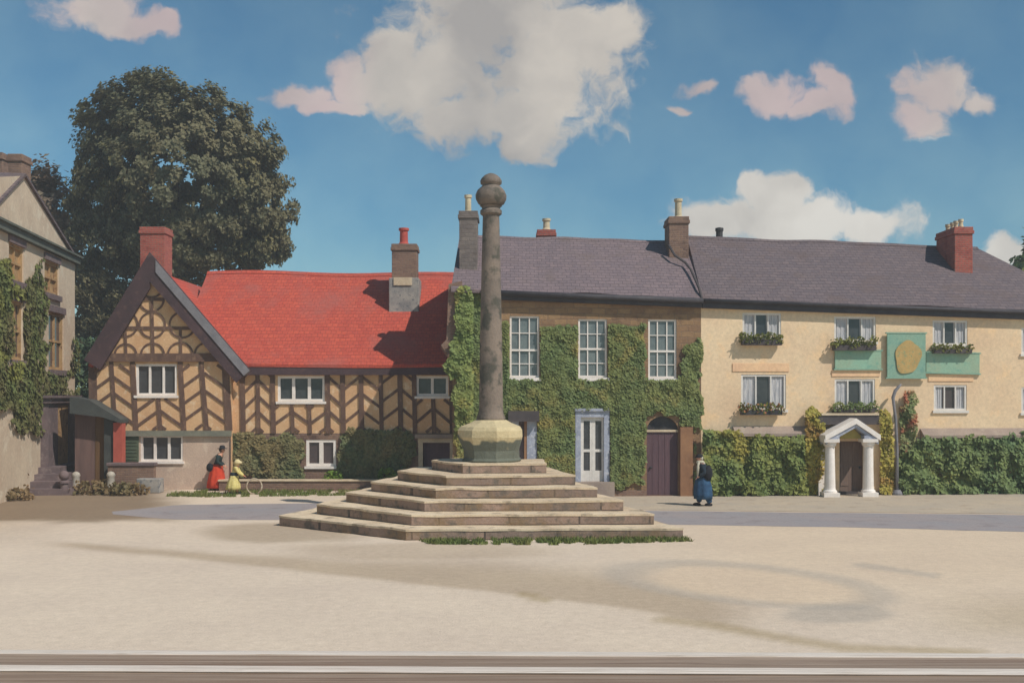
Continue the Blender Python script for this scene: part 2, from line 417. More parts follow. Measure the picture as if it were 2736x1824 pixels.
def casement(F, parent, rc, lights, glassm='glassdark', fw=.09, mw=.07, sill=True, fm='whitepaint', transom=0, sill_w=.06):
    u0, u1, z0, z1 = rc; m = MB(); a, b = -.13, -.02
    F.box(m, u0, u0+fw, z0, z1, a, b); F.box(m, u1-fw, u1, z0, z1, a, b)
    F.box(m, u0+fw, u1-fw, z0, z0+fw, a, b-.003); F.box(m, u0+fw, u1-fw, z1-fw, z1, a, b-.003)
    for k in range(1, lights):
        c = u0+(u1-u0)*k/lights; F.box(m, c-mw/2, c+mw/2, z0+fw, z1-fw, a+.01, b-.006)
    if transom:
        zt = z0+(z1-z0)*transom; F.box(m, u0+fw, u1-fw, zt-mw*.3, zt+mw*.3, a+.02, b-.012)
    w = m.build('window', fm, parent)
    m = MB(); F.box(m, u0+fw*.6, u1-fw*.6, z0+fw*.6, z1-fw*.6, -.118, -.1); m.build('pane', glassm, w)
    if sill:
        m = MB(); F.box(m, u0-sill_w, u1+sill_w, z0-.1, z0-.003, -.12, .07); m.build('sill', fm, w)
    return w
def sash(F, parent, rc, zm):
    u0, u1, z0, z1 = rc; m = MB(); fw = .07; a, b = -.15, -.05
    F.box(m, u0, u0+fw, z0, z1, a, b); F.box(m, u1-fw, u1, z0, z1, a, b)
    F.box(m, u0+fw, u1-fw, z0, z0+fw, a, b-.003); F.box(m, u0+fw, u1-fw, z1-fw, z1, a, b-.003)
    F.box(m, u0+fw, u1-fw, zm-.035, zm+.035, a, b+.004)
    for k in (1, 2):
        c = u0+(u1-u0)*k/3; F.box(m, c-.02, c+.02, z0+fw, z1-fw, a+.02, b-.015)
    for zz in ((z0+zm)/2, (zm+z1)/2):
        F.box(m, u0+fw, u1-fw, zz-.014, zz+.014, a+.02, b-.021)
    w = m.build('window', 'whitepaint', parent)
    m = MB(); F.box(m, u0+.04, u1-.04, z0+.04, z1-.04, -.135, -.11); m.build('pane', 'glasspale', w)
    m = MB(); F.box(m, u0-.07, u1+.07, z0-.13, z0-.003, -.14, .08); m.build('sill', 'whitepaint', w)
def shell(mb, F, u0, u1, z, depth, gable=None, hl=True, hr=True):
    """sides and back of a building behind facade F; gable = ridge height at half depth"""
    d = -depth
    for (u, on) in ((u0, hl), (u1, hr)):
        if not on: continue
        zz = z if not isinstance(z, tuple) else (z[0] if u == u0 else z[1])
        if gable: mb.poly([F.P(u, 0), F.P(u, zz), F.P(u, gable, d/2), F.P(u, zz, d), F.P(u, 0, d)])
        else: mb.poly([F.P(u, 0), F.P(u, zz), F.P(u, zz, d), F.P(u, 0, d)])
    zl, zr = z if isinstance(z, tuple) else (z, z)
    mb.poly([F.P(u0, 0, d), F.P(u1, 0, d), F.P(u1, zr, d), F.P(u0, zl, d)])

def chimney(parent, c, w, dp, z0, z1, mat, pots, potmat, poth, potr=.13, capm=None, name='chimney'):
    """stack with corbelled head and pots; c = centre of the FRONT face bottom (x, y)"""
    x, y = c; m = MB()
    m.box(x-w/2, x+w/2, y, y+dp, z0, z1-.28)
    m.box(x-w/2-.05, x+w/2+.05, y-.05, y+dp+.05, z1-.28, z1-.14)
    m.box(x-w/2-.02, x+w/2+.02, y-.02, y+dp+.02, z1-.14, z1)
    ch = m.build(name, mat, parent, bevel=.015)
    for (px, py) in pots:
        m = MB(); k = potr/.13
        m.lathe([(potr*1.1, z1-.02), (potr*1.1, z1+.06), (potr*.85, z1+.12), (potr*.8, z1+poth-.12), (potr*1.05, z1+poth-.1), (potr*1.05, z1+poth), (potr*.7, z1+poth), (potr*.7, z1+poth-.15)], (x+px, y+py, 0), 14)
        m.build('chimney_pot', potmat, ch, smooth=False)
    return ch

def leaves_in(mb, pts, size, nbias=None, jitter=.6):
    for p in pts:
        n = Vector((random.gauss(0, 1), random.gauss(0, 1), random.gauss(0, 1)))
        if nbias is not None: n = nbias+n*jitter
        mb.leaf(p, n, size*random.uniform(.65, 1.35), random.uniform(.55, .9))
def in_poly(x, y, poly):
    c = False; n = len(poly); j = n-1
    for i in range(n):
        xi, yi = poly[i]; xj, yj = poly[j]
        if (yi > y) != (yj > y) and x < (xj-xi)*(y-yi)/(yj-yi)+xi: c = not c
        j = i
    return c
def fnoise(x, y, s, seed=0.0):
    return mnoise.noise(Vector((x/s+seed, y/s-seed, seed)))
def ivy(name, F, polys, n, size, mat, label, holes=(), edge=28, out=(.03, .2), base=None, thin=0.0, parent=None):
    m = MB(); bb = [min(p[0] for q in polys for p in q), max(p[0] for q in polys for p in q), min(p[1] for q in polys for p in q), max(p[1] for q in polys for p in q)]
    k = 0; tries = 0
    while k < n and tries < n*8:
        tries += 1
        x, y = random.uniform(bb[0], bb[1]), random.uniform(bb[2], bb[3])
        dx = fnoise(x, y, 45, 3.1)*edge+fnoise(x, y, 16, 8.1)*edge*.5; dy = fnoise(x, y, 45, 9.7)*edge+fnoise(x, y, 16, 5.7)*edge*.5
        if not any(in_poly(x+dx, y+dy, q) for q in polys): continue
        if thin and fnoise(x, y, 60, 21.3) < thin-.6: continue
        u, z = F.uz(x, y)
        if z < .03: continue
        if any(h[0]-.05 < u < h[1]+.05 and h[2]-.08 < z < h[3]+.05 for h in holes): continue
        o = out[0]+(out[1]-out[0])*max(0, min(1, .5+fnoise(x, y, 30, 1.7)+random.uniform(-.4, .4)))
        nn = F.n+Vector((random.gauss(.12, .28), random.gauss(0, .28), random.gauss(.3, .28)))
        m.leaf(F.P(u, z, o), nn, size*random.uniform(.6, 1.35), random.uniform(.65, .95)); k += 1
    org = base or F.P(F.U((bb[0]+bb[1])/2), 0)
    return tag(m.build(name, mat, origin=org), label, 'ivy')

# ================================================================ CAMERA, LIGHT, SKY
cam = bpy.data.cameras.new('camera'); co = bpy.data.objects.new('camera', cam); COL.objects.link(co)
co.location = (0, 0, CAM_H); co.rotation_euler = (R(90), 0, 0)
cam.sensor_width = 36; cam.lens = 36*F_PX/2736; cam.shift_y = (HY-912)/2736; cam.clip_end = 3000; cam.clip_start = .1
SC.camera = co
SUN = Vector((.53, -.41, .745)).normalized()
el = math.asin(SUN.z); az = math.atan2(SUN.x, SUN.y)
sl = bpy.data.lights.new('sun', 'SUN'); so = bpy.data.objects.new('sun', sl); COL.objects.link(so)
sl.energy = 2.8; sl.angle = R(.53); sl.color = (1, .955, .89)
so.rotation_euler = SUN.to_track_quat('Z', 'Y').to_euler(); so.location = (30, -20, 40)
SC.view_settings.view_transform = 'Standard'; SC.view_settings.look = 'None'; SC.view_settings.gamma = 1; SC.view_settings.exposure = .40

w = bpy.data.worlds.new('World'); SC.world = w; w.use_nodes = True
nt = w.node_tree; nt.nodes.clear()
wo = N(nt, 'ShaderNodeOutputWorld'); bg = N(nt, 'ShaderNodeBackground'); nt.links.new(bg.outputs[0], wo.inputs[0])
SKYK = .1
bg.inputs[1].default_value = SKYK
sky = N(nt, 'ShaderNodeTexSky', sky_type='NISHITA'); sky.sun_disc = False; sky.sun_elevation = el; sky.sun_rotation = az
sky.altitude = 600; sky.air_density = 1.0; sky.dust_density = .3; sky.ozone_density = 3.0
tc = N(nt, 'ShaderNodeTexCoord'); sp = N(nt, 'ShaderNodeSeparateXYZ'); nt.links.new(tc.outputs['Generated'], sp.inputs[0])
wn = N(nt, 'ShaderNodeTexNoise'); wn.inputs['Scale'].default_value = 24; wn.inputs['Detail'].default_value = 4; nt.links.new(tc.outputs['Generated'], wn.inputs['Vector'])
wsp = N(nt, 'ShaderNodeSeparateColor'); nt.links.new(wn.outputs['Color'], wsp.inputs[0])
ysafe = math_n(nt, 'MAXIMUM', sp.outputs[1], .05)
uu = math_n(nt, 'DIVIDE', sp.outputs[0], ysafe); vv = math_n(nt, 'DIVIDE', sp.outputs[2], ysafe)
uu = math_n(nt, 'ADD', uu, math_n(nt, 'MULTIPLY', math_n(nt, 'SUBTRACT', wsp.outputs[0], .5), .055))
vv = math_n(nt, 'ADD', vv, math_n(nt, 'MULTIPLY', math_n(nt, 'SUBTRACT', wsp.outputs[1], .5), .045))
front = math_n(nt, 'GREATER_THAN', sp.outputs[1], .06)
cv = N(nt, 'ShaderNodeCombineXYZ'); nt.links.new(uu, cv.inputs[0]); nt.links.new(vv, cv.inputs[1])
nz = N(nt, 'ShaderNodeTexNoise'); nz.inputs['Scale'].default_value = 13; nz.inputs['Detail'].default_value = 9; nz.inputs['Roughness'].default_value = .64
nt.links.new(cv.outputs[0], nz.inputs['Vector'])
CLOUDS = [  # pixel centre, radii, softness: heaps of cumulus
    (250, 25, 130, 60), (350, 70, 120, 40), (430, 70, 60, 28),
    (1300, 40, 330, 170), (1160, 190, 200, 140), (1480, 150, 210, 200), (1430, 320, 150, 120), (1240, 320, 150, 90), (1620, 90, 90, 90), (1060, 160, 110, 110), (1390, 390, 70, 70),
    (800, 255, 105, 42), (930, 215, 62, 70), (870, 280, 120, 28),
    (1885, 240, 60, 32), (1825, 295, 32, 26), (2050, 255, 105, 55), (2170, 268, 90, 34), (2235, 240, 70, 66),
    (2530, 235, 115, 78), (2480, 315, 78, 60), (2620, 270, 62, 40),
    (2080, 520, 95, 75), (1930, 575, 150, 75), (2070, 600, 190, 75), (2200, 570, 120, 60), (2320, 590, 150, 60), (2040, 490, 60, 45),
    (2700, 670, 70, 52)]
best = None; tops = None
for (px, py, rx, ry) in CLOUDS:
    a = math_n(nt, 'MULTIPLY', math_n(nt, 'SUBTRACT', uu, (px-CX)/F_PX), F_PX/rx)
    b = math_n(nt, 'MULTIPLY', math_n(nt, 'SUBTRACT', vv, (HY-py)/F_PX), F_PX/ry)
    r2 = math_n(nt, 'ADD', math_n(nt, 'MULTIPLY', a, a), math_n(nt, 'MULTIPLY', b, b))
    val = math_n(nt, 'SUBTRACT', 1.0, math_n(nt, 'SQRT', r2))
    best = val if best is None else math_n(nt, 'MAXIMUM', best, val)
den = math_n(nt, 'ADD', best, math_n(nt, 'MULTIPLY', math_n(nt, 'SUBTRACT', nz.outputs[0], .5), 2.7))
mr = N(nt, 'ShaderNodeMapRange', interpolation_type='SMOOTHSTEP'); mr.inputs[1].default_value = -.14; mr.inputs[2].default_value = .40
nt.links.new(den, mr.inputs[0])
cmask = math_n(nt, 'MULTIPLY', mr.outputs[0], front)
cmask = math_n(nt, 'MULTIPLY', cmask, .94)
nz2 = N(nt, 'ShaderNodeTexNoise'); nz2.inputs['Scale'].default_value = 7; nz2.inputs['Detail'].default_value = 5
mp = N(nt, 'ShaderNodeMapping'); mp.inputs['Location'].default_value = (3.1, .06, 0); nt.links.new(cv.outputs[0], mp.inputs[0]); nt.links.new(mp.outputs[0], nz2.inputs['Vector'])
lit = N(nt, 'ShaderNodeMapRange'); lit.inputs[1].default_value = .36; lit.inputs[2].default_value = .66; nt.links.new(nz2.outputs[0], lit.inputs[0])
def K(r, g, b): 
    c = lin(r, g, b); return (c[0]/SKYK/1.16, c[1]/SKYK/1.16, c[2]/SKYK/1.16, 1)
ccol = mix(nt, lit.outputs[0], K(162, 157, 153), K(208, 199, 187))
nz4 = N(nt, 'ShaderNodeTexNoise'); nz4.inputs['Scale'].default_value = 4.2; nt.links.new(mp.outputs[0], nz4.inputs['Vector'])
pk = N(nt, 'ShaderNodeMapRange'); pk.inputs[1].default_value = .48; pk.inputs[2].default_value = .64; nt.links.new(nz4.outputs[0], pk.inputs[0])
sml = N(nt, 'ShaderNodeMapRange', interpolation_type='SMOOTHSTEP'); sml.inputs[1].default_value = -.11; sml.inputs[2].default_value = -.19; nt.links.new(uu, sml.inputs[0])
pz = math_n(nt, 'MINIMUM', 1.0, math_n(nt, 'ADD', math_n(nt, 'MULTIPLY', math_n(nt, 'GREATER_THAN', uu, .13), math_n(nt, 'GREATER_THAN', vv, .24)), sml.outputs[0]))
ccol = mix(nt, math_n(nt, 'MULTIPLY', math_n(nt, 'MULTIPLY', pz, math_n(nt, 'ADD', pk.outputs[0], .4)), .42), ccol, K(196, 166, 172))
lowc = math_n(nt, 'MULTIPLY', math_n(nt, 'GREATER_THAN', uu, .1), math_n(nt, 'LESS_THAN', vv, .24))
ccol = mix(nt, math_n(nt, 'MULTIPLY', math_n(nt, 'MULTIPLY', lowc, lit.outputs[0]), .7), ccol, K(226, 222, 214))
skc = mix(nt, 1.0, sky.outputs[0], (.46, .68, .66, 1), 'MULTIPLY')
nz3 = N(nt, 'ShaderNodeTexNoise'); nz3.inputs['Scale'].default_value = 9; nz3.inputs['Detail'].default_value = 5; nt.links.new(cv.outputs[0], nz3.inputs['Vector'])
l3 = N(nt, 'ShaderNodeMapRange'); l3.inputs[1].default_value = .3; l3.inputs[2].default_value = .7; nt.links.new(nz3.outputs[0], l3.inputs[0])
skc = mix(nt, 1.0, skc, mix(nt, l3.outputs[0], (.76, .9, .97, 1), (1.38, 1.18, 1.07, 1)), 'MULTIPLY')
nt.links.new(mix(nt, cmask, skc, ccol), bg.inputs[0])

# ================================================================ GROUND
def seg_dist(x, y, pl):
    best = 1e9; par = 0
    for i in range(len(pl)-1):
        ax, ay = pl[i]; bx, by = pl[i+1]; dx, dy = bx-ax, by-ay
        t = max(0, min(1, ((x-ax)*dx+(y-ay)*dy)/(dx*dx+dy*dy)))
        d = math.hypot(x-ax-t*dx, y-ay-t*dy)
        if d < best: best = d; par = (i+t)/(len(pl)-1)
    return best, par
def sm(a, b, x):
    t = max(0, min(1, (x-a)/(b-a))); return t*t*(3-2*t)
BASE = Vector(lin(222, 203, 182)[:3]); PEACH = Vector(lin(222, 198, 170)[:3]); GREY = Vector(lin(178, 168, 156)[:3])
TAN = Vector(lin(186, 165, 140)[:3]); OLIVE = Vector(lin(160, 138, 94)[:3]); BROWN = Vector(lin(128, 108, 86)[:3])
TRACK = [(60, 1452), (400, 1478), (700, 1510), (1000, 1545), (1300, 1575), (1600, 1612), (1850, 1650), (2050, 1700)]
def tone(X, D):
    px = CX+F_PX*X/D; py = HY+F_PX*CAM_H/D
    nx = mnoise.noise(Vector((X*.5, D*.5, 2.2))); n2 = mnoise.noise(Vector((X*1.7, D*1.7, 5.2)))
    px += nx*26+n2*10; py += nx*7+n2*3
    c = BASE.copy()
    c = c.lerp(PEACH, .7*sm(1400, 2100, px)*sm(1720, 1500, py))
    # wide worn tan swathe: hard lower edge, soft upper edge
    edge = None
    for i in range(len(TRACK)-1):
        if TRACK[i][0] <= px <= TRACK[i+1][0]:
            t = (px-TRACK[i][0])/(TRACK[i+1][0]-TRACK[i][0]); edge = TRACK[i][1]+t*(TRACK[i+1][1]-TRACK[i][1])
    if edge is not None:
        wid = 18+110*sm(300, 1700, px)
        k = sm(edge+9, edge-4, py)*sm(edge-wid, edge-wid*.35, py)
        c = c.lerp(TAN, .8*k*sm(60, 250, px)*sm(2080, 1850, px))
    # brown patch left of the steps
    d = math.hypot((px-760)/230, (py-1424)/30); c = c.lerp(TAN*.88, .75*sm(1.15, .7, d))  # cast shadow of the steps, painted into the ground colour
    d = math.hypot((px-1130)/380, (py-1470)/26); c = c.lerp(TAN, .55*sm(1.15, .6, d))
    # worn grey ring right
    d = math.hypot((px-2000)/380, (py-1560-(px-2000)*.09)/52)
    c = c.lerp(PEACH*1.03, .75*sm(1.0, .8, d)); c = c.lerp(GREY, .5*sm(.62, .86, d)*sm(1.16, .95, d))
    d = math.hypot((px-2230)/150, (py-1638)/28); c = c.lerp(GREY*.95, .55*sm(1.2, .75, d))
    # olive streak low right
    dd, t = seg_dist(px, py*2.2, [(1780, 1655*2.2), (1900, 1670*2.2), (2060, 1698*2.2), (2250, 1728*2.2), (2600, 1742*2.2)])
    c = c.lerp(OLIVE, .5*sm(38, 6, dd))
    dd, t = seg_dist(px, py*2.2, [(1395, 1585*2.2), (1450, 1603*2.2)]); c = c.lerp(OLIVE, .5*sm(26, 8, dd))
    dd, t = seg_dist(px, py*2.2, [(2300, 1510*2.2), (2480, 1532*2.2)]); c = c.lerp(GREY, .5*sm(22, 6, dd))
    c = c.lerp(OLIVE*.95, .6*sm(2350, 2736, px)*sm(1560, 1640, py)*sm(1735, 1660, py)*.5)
    # shade in front of the left house, painted into the ground as brown
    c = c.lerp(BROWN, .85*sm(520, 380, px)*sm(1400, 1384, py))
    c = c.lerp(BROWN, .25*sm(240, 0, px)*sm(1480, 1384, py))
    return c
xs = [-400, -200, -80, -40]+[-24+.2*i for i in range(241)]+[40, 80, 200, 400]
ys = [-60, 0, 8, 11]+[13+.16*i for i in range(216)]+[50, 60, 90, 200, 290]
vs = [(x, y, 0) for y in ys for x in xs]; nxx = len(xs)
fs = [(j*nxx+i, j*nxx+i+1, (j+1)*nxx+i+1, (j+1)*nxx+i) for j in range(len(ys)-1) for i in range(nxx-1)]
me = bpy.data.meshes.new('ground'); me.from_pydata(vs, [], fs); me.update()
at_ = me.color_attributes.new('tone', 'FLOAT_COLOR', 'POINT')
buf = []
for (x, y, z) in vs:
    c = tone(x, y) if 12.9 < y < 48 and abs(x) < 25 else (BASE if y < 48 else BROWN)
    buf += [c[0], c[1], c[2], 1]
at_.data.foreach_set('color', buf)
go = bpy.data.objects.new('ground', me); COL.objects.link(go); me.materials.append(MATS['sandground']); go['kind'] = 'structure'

def strip(name, mat, far, near, z, steps=90, wob=.12, seed=1.0):
    """flat ribbon between two pixel polylines on the ground"""
    def interp(pl, t):
        x = pl[0][0]+t*(pl[-1][0]-pl[0][0])
        for i in range(len(pl)-1):
            if pl[i][0] <= x <= pl[i+1][0]:
                k = (x-pl[i][0])/(pl[i+1][0]-pl[i][0]); return x, pl[i][1]+k*(pl[i+1][1]-pl[i][1])
        return pl[-1]
    m = MB(); prev = None
    for i in range(steps+1):
        a = ground(*interp(far, i/steps)); b = ground(*interp(near, i/steps))
        a.y += mnoise.noise(Vector((a.x*.6, 1, seed)))*wob; b.y += mnoise.noise(Vector((b.x*.6, 9, seed)))*wob
        a.z = b.z = z
        if prev: m.poly([prev[1], b, a, prev[0]])
        prev = (a, b)
    o = m.build(name, mat); o['kind'] = 'structure'; return o
strip('road', 'road', [(300, 1366), (480, 1348), (830, 1344), (1200, 1352), (1745, 1364), (2300, 1370), (2736, 1375), (3300, 1380)],
      [(300, 1374), (480, 1388), (830, 1388), (1200, 1390), (1745, 1400), (2300, 1409), (2736, 1420), (3300, 1428)], .004)
strip('pavement', 'pavement', [(1560, 1319), (1745, 1319), (2736, 1315), (3400, 1312)], [(1560, 1358), (1745, 1362), (2736, 1373), (3400, 1380)], .008, 60, .08, 2.0)

# ================================================================ HALF-TIMBERED HOUSE
DG = 42.8
Fg = Facade(gp(245, DG), gp(620, DG)); Fr = Facade(gp(616, 43.2), gp(1222, 43.2))
house = thing('timbered_house', 'black-and-white style timber-framed house with herringbone struts and bright red tiled roof', 'house', Fg.P(2.9, 0))
# --- walls
gw_up = Fg.rect(363, 473, 972, 1056); gw_lo = Fg.rect(374, 487, 1163, 1232)
rw_up = Fr.rect(742, 868, 1004, 1072); rw_sm = Fr.rect(1112, 1198, 1004, 1058); rw_lo = Fr.rect(818, 898, 1174, 1245); rdoor = Fr.rect(1130, 1202, 1182, 1272)
zj = Fg.Z(430, 1150); ztie = Fg.Z(430, 955); u0, u1 = Fg.U(245), Fg.U(617); uap, zap = Fg.uz(402, 690)
m = MB(); Fg.wall(m, u0, u1, zj, ztie, ztie, [gw_up]); m.poly([Fg.P(u0, ztie), Fg.P(u1, ztie), Fg.P(uap+.1, zap), Fg.P(uap-.1, zap)])
m.poly([Fg.P(u0, 0), Fg.P(u0, ztie), Fg.P(u0, ztie, -10), Fg.P(u0, 0, -10)])
m.poly([Fg.P(u0, zj), Fg.P(u1, zj), Fg.P(u1, zj, -.5), Fg.P(u0, zj, -.5)])
m.poly([Fg.P(u1, 0), Fg.P(u1, ztie), Fg.P(u1, ztie, -1.5), Fg.P(u1, 0, -1.5)])
m.poly([Fg.P(u0, ztie, -10), Fg.P(u1, ztie, -10), Fg.P(uap, zap, -10)])
m.build('gable_wall', 'infill', house)
# lower gable wall stands a little behind the jetty
m = MB()
def inset_wall(F, m, u0, u1, z0, z1, holes, back):
    G = Facade(F.P(0, 0, -back), F.P(1, 0, -back)); G.wall(m, u0, u1, z0, z1, z1, holes); return G
Gl = inset_wall(Fg, m, u0, u1, 0, zj-.001, [gw_lo], .08); m.build('plinth_wall', 'plinthrender', house)
casement(Gl, house, gw_lo, 3, 'glassdark', .08, .1)
casement(Fg, house, gw_up, 3, 'glassdark', .09, .08)
m = MB(); Fg.box(m, u0-.02, u1+.02, zj-.22, zj-.002, -.05, .06); m.build('jetty_band', 'greenband', house)
# shutter left of the low window
a = Gl.rect(331, 371, 1165, 1232); m = MB(); Gl.box(m, a[0], a[1], a[2], a[3], -.02, .05)
for k in range(7):
    z = a[2]+.08+k*(a[3]-a[2]-.16)/6; Gl.box(m, a[0]+.06, a[1]-.06, z-.02, z+.02, .04, .07)
m.build('shutter', 'greenpaint', house)
# range walls
zr1 = Fr.Z(900, 1157); zev = Fr.Z(900, 972); v0, v1 = Fr.U(612), Fr.U(1215)
m = MB(); Fr.wall(m, v0, v1, zr1, zev+.1, zev+.1, [rw_up, rw_sm]); m.build('range_wall', 'infill', house)
m = MB(); Fr.wall(m, v0, v1, 0, zr1-.001, zr1-.001, [rw_lo, rdoor]); shell(m, Fr, v0, v1, zev, 10, zev+4.3, hl=False); m.build('stone_wall', 'brownbrick', house)
casement(Fr, house, rw_up, 3, 'glassdark', .1, .12)
casement(Fr, house, rw_sm, 2, 'glassdark', .1, .11)
casement(Fr, house, rw_lo, 2, 'glassplum', .11, .16)
# doorway with cream frame
m = MB(); a = rdoor
Fr.box(m, a[0]-.18, a[0], 0, a[3], -.1, .06); Fr.box(m, a[1], a[1]+.36, 0, a[3], -.1, .05); Fr.box(m, a[0]-.2, a[1]+.38, a[3], a[3]+.17, -.1, .075)
df = m.build('door_frame', 'creamstone', house)
m = MB(); Fr.box(m, a[0], a[1], a[2], a[3], -.25, -.2); m.build('door', 'purpledoor', df)
m = MB(); Fr.box(m, a[0]-.3, a[1]+.9, a[3]+.18, a[3]+.34, -.05, .2); m.build('door_hood', 'mauveledge', house)
# --- timbers
TI = [0]
def tout():
    TI[0] += 1; return .036+.0009*(TI[0] % 23)
tm = MB()
def post(F, xt, yt, xb, yb, w): F.beam(tm, F.uz(xt, yt), F.uz(xb, yb), w*.8, -.02, tout())
def diag(F, xl, xr, y0, y1, up, sp=43, rise=.72, w=.11, ph=0):
    """herringbone struts in a panel between two posts, clipped to it"""
    ua, ub = F.U(xl), F.U(xr); zt, zb = F.Z((xl+xr)/2, y0), F.Z((xl+xr)/2, y1)
    W = ub-ua; s = sp/F_PX*F.P(0, 0).y; z = zb-W*rise+s*(.35+ph)
    while z < zt:
        za, zc = (z, z+W*rise) if up else (z+W*rise, z)
        t0, t1 = 0.0, 1.0; sl = zc-za
        for lim, hi in ((zt-.04, True), (zb+.04, False)):
            for_t = (lim-za)/sl
            if hi: (t1, t0) = (min(t1, for_t), t0) if sl > 0 else (t1, max(t0, for_t))
            else: (t1, t0) = (t1, max(t0, for_t)) if sl > 0 else (min(t1, for_t), t0)
        if t1-t0 > .12: F.beam(tm, (ua+W*t0, za+sl*t0), (ua+W*t1, za+sl*t1), w, -.02, tout()-.012)
        z += s
yt, yb = 960, 1150
for xt, xb, wd in ((297, 309, .2), (354, 364, .24), (481, 492, .24), (537, 552, .24), (601, 612, .34)): post(Fg, xt, yt, xb, yb, wd)
post(Fg, 247, yt, 251, yb, .4)
post(Fg, 423, 1062, 429, yb, .2)
diag(Fg, 249, 300, yt+12, yb, True); diag(Fg, 303, 358, yt+12, yb, False); diag(Fg, 365, 425, 1062, yb, True, 40); diag(Fg, 428, 486, 1062, yb, False, 40)
diag(Fg, 486, 541, yt+12, yb, True, 46); diag(Fg, 546, 604, yt+12, yb, False, 46)
Fg.box(tm, Fg.U(236), Fg.U(618), Fg.Z(430, 966), Fg.Z(430, 944), -.03, .1)
yt, yb = 992, 1157
for x, wd, t in ((620, .3, 0), (647, .26, 0), (688, .2, 0), (728, .24, 0), (780, .18, 1), (826, .18, 1), (874, .26, 0), (915, .24, 0), (964, .24, 0), (1017, .2, 0), (1068, .24, 0), (1106, .22, 0), (1157, .2, 2), (1206, .26, 0)):
    None if x == 620 else post(Fr, x, (yt, 1078, 1064)[t], x+3, yb, wd)
diag(Fr, 650, 686, yt, yb, True, 42, .95); diag(Fr, 691, 726, yt, yb, False, 42, .95)
diag(Fr, 732, 779, 1080, yb, True, 42); diag(Fr, 783, 824, 1080, yb, False, 42); diag(Fr, 829, 872, 1080, yb, True, 42); 
diag(Fr, 877, 912, yt, yb, False, 45, .9); diag(Fr, 918, 961, yt, yb, True, 45, .8); diag(Fr, 967, 1014, yt, yb, False, 45, .75); diag(Fr, 1020, 1065, yt, yb, True, 50, .75); diag(Fr, 1071, 1104, yt, yb, False, 50, .85)
diag(Fr, 1110, 1155, 1064, yb, True, 48, .85); diag(Fr, 1160, 1204, 1064, yb, False, 48, .85)
Fr.box(tm, Fr.U(730), Fr.U(874), Fr.Z(800, 1080), Fr.Z(800, 1074), -.02, .03)
# gable ornament
for y, xa, xb in ((876, 318, 512), (799, 372, 440)): Fg.beam(tm, Fg.uz(xa, y), Fg.uz(xb, y+1), .13, -.02, tout())
post(Fg, 405, 795, 409, 948, .16); post(Fg, 335, 878, 337, 948, .13); post(Fg, 482, 880, 484, 948, .13)
def inside(px, py): return in_poly(px, py, [(402, 712), (250, 950), (580, 950)])
def arc(cx, cy, r, a0, a1, w=.075):
    n = max(4, int(abs(a1-a0)/14)); o = tout()-.015; prev = None
    for i in range(n+1):
        a = R(a0+(a1-a0)*i/n); p = (cx+r*math.cos(a), cy-r*math.sin(a))
        if inside(*p):
            q = Fg.uz(*p)
            if prev and (Vector(prev)-Vector(q)).length > .01:
                o += .0004; Fg.beam(tm, prev, q, w, -.02, o)
            prev = q
        else: prev = None
arc(407, 868, 34, 0, 360); arc(335, 866, 33, -150, 100); arc(487, 868, 34, 60, 330)
for cx, rr in ((336, 29), (408, 31), (482, 33)): arc(cx, 948, rr, 0, 180)
arc(262, 948, 30, 0, 75); arc(552, 948, 32, 110, 180); arc(405, 799, 33, 190, 350); arc(405, 760, 34, 215, 325)
tm.build('timber_framing', 'timber', house)
# --- roofs
OUT = .26
A = Fg.uz(400, 676, OUT); BL = Fg.uz(226, 962, OUT); BR = Fg.uz(668, 990, OUT)
def slab(m, F, a, b, o0, o1, th):
    """sloping roof slab from a (top) to b (bottom) in (u,z), spanning out o0..o1"""
    d = Vector((b[0]-a[0], b[1]-a[1])).normalized(); q = Vector((-d.y, d.x)); q = q if q.y > 0 else -q
    pts = [(a[0], a[1]), (b[0], b[1]), (b[0]-q.x*th, b[1]-q.y*th), (a[0], a[1]-th/max(abs(q.y), .3))]
    m.prism([F.P(p[0], p[1], o0) for p in pts], F.n*(o1-o0))
ROOF_D = 5.0
Alow = (A[0], A[1]-.62); BRl = (BR[0]-.42, BR[1]+.1); BLl = (BL[0]+.12, BL[1]-.2)
m = MB(); slab(m, Fg, Alow, BLl, OUT-.05, -9.5, .16); slab(m, Fg, Alow, BRl, OUT-.05, -9.5, .16); gr = m.build('gable_roof', 'redtile', house)
# bargeboards
for b, nm in ((BL, 'bargeboard'), (BR, 'bargeboard')):
    m = MB(); d = Vector((b[0]-A[0], b[1]-A[1])).normalized(); q = Vector((-d.y, d.x)); q = q if q.y > 0 else -q
    wd = .74; a2 = (A[0], A[1]+.03); b2 = (b[0]+q.x*.02, b[1]+q.y*.02)
    pts = [a2, b2, (b2[0]-q.x*wd, b2[1]-q.y*wd), (A[0], A[1]+.03-wd/abs(q.y))]
    m.prism([Fg.P(p[0], p[1], OUT+.03) for p in pts], -Fg.n*.12)
    bb = m.build('bargeboard', 'bargeboard', gr)
m = MB(); slab(m, Fg, (A[0]+.25, A[1]-.30), BR, OUT+.07, OUT-.16, .3); m.build('verge_tiles', 'leadgrey', gr)
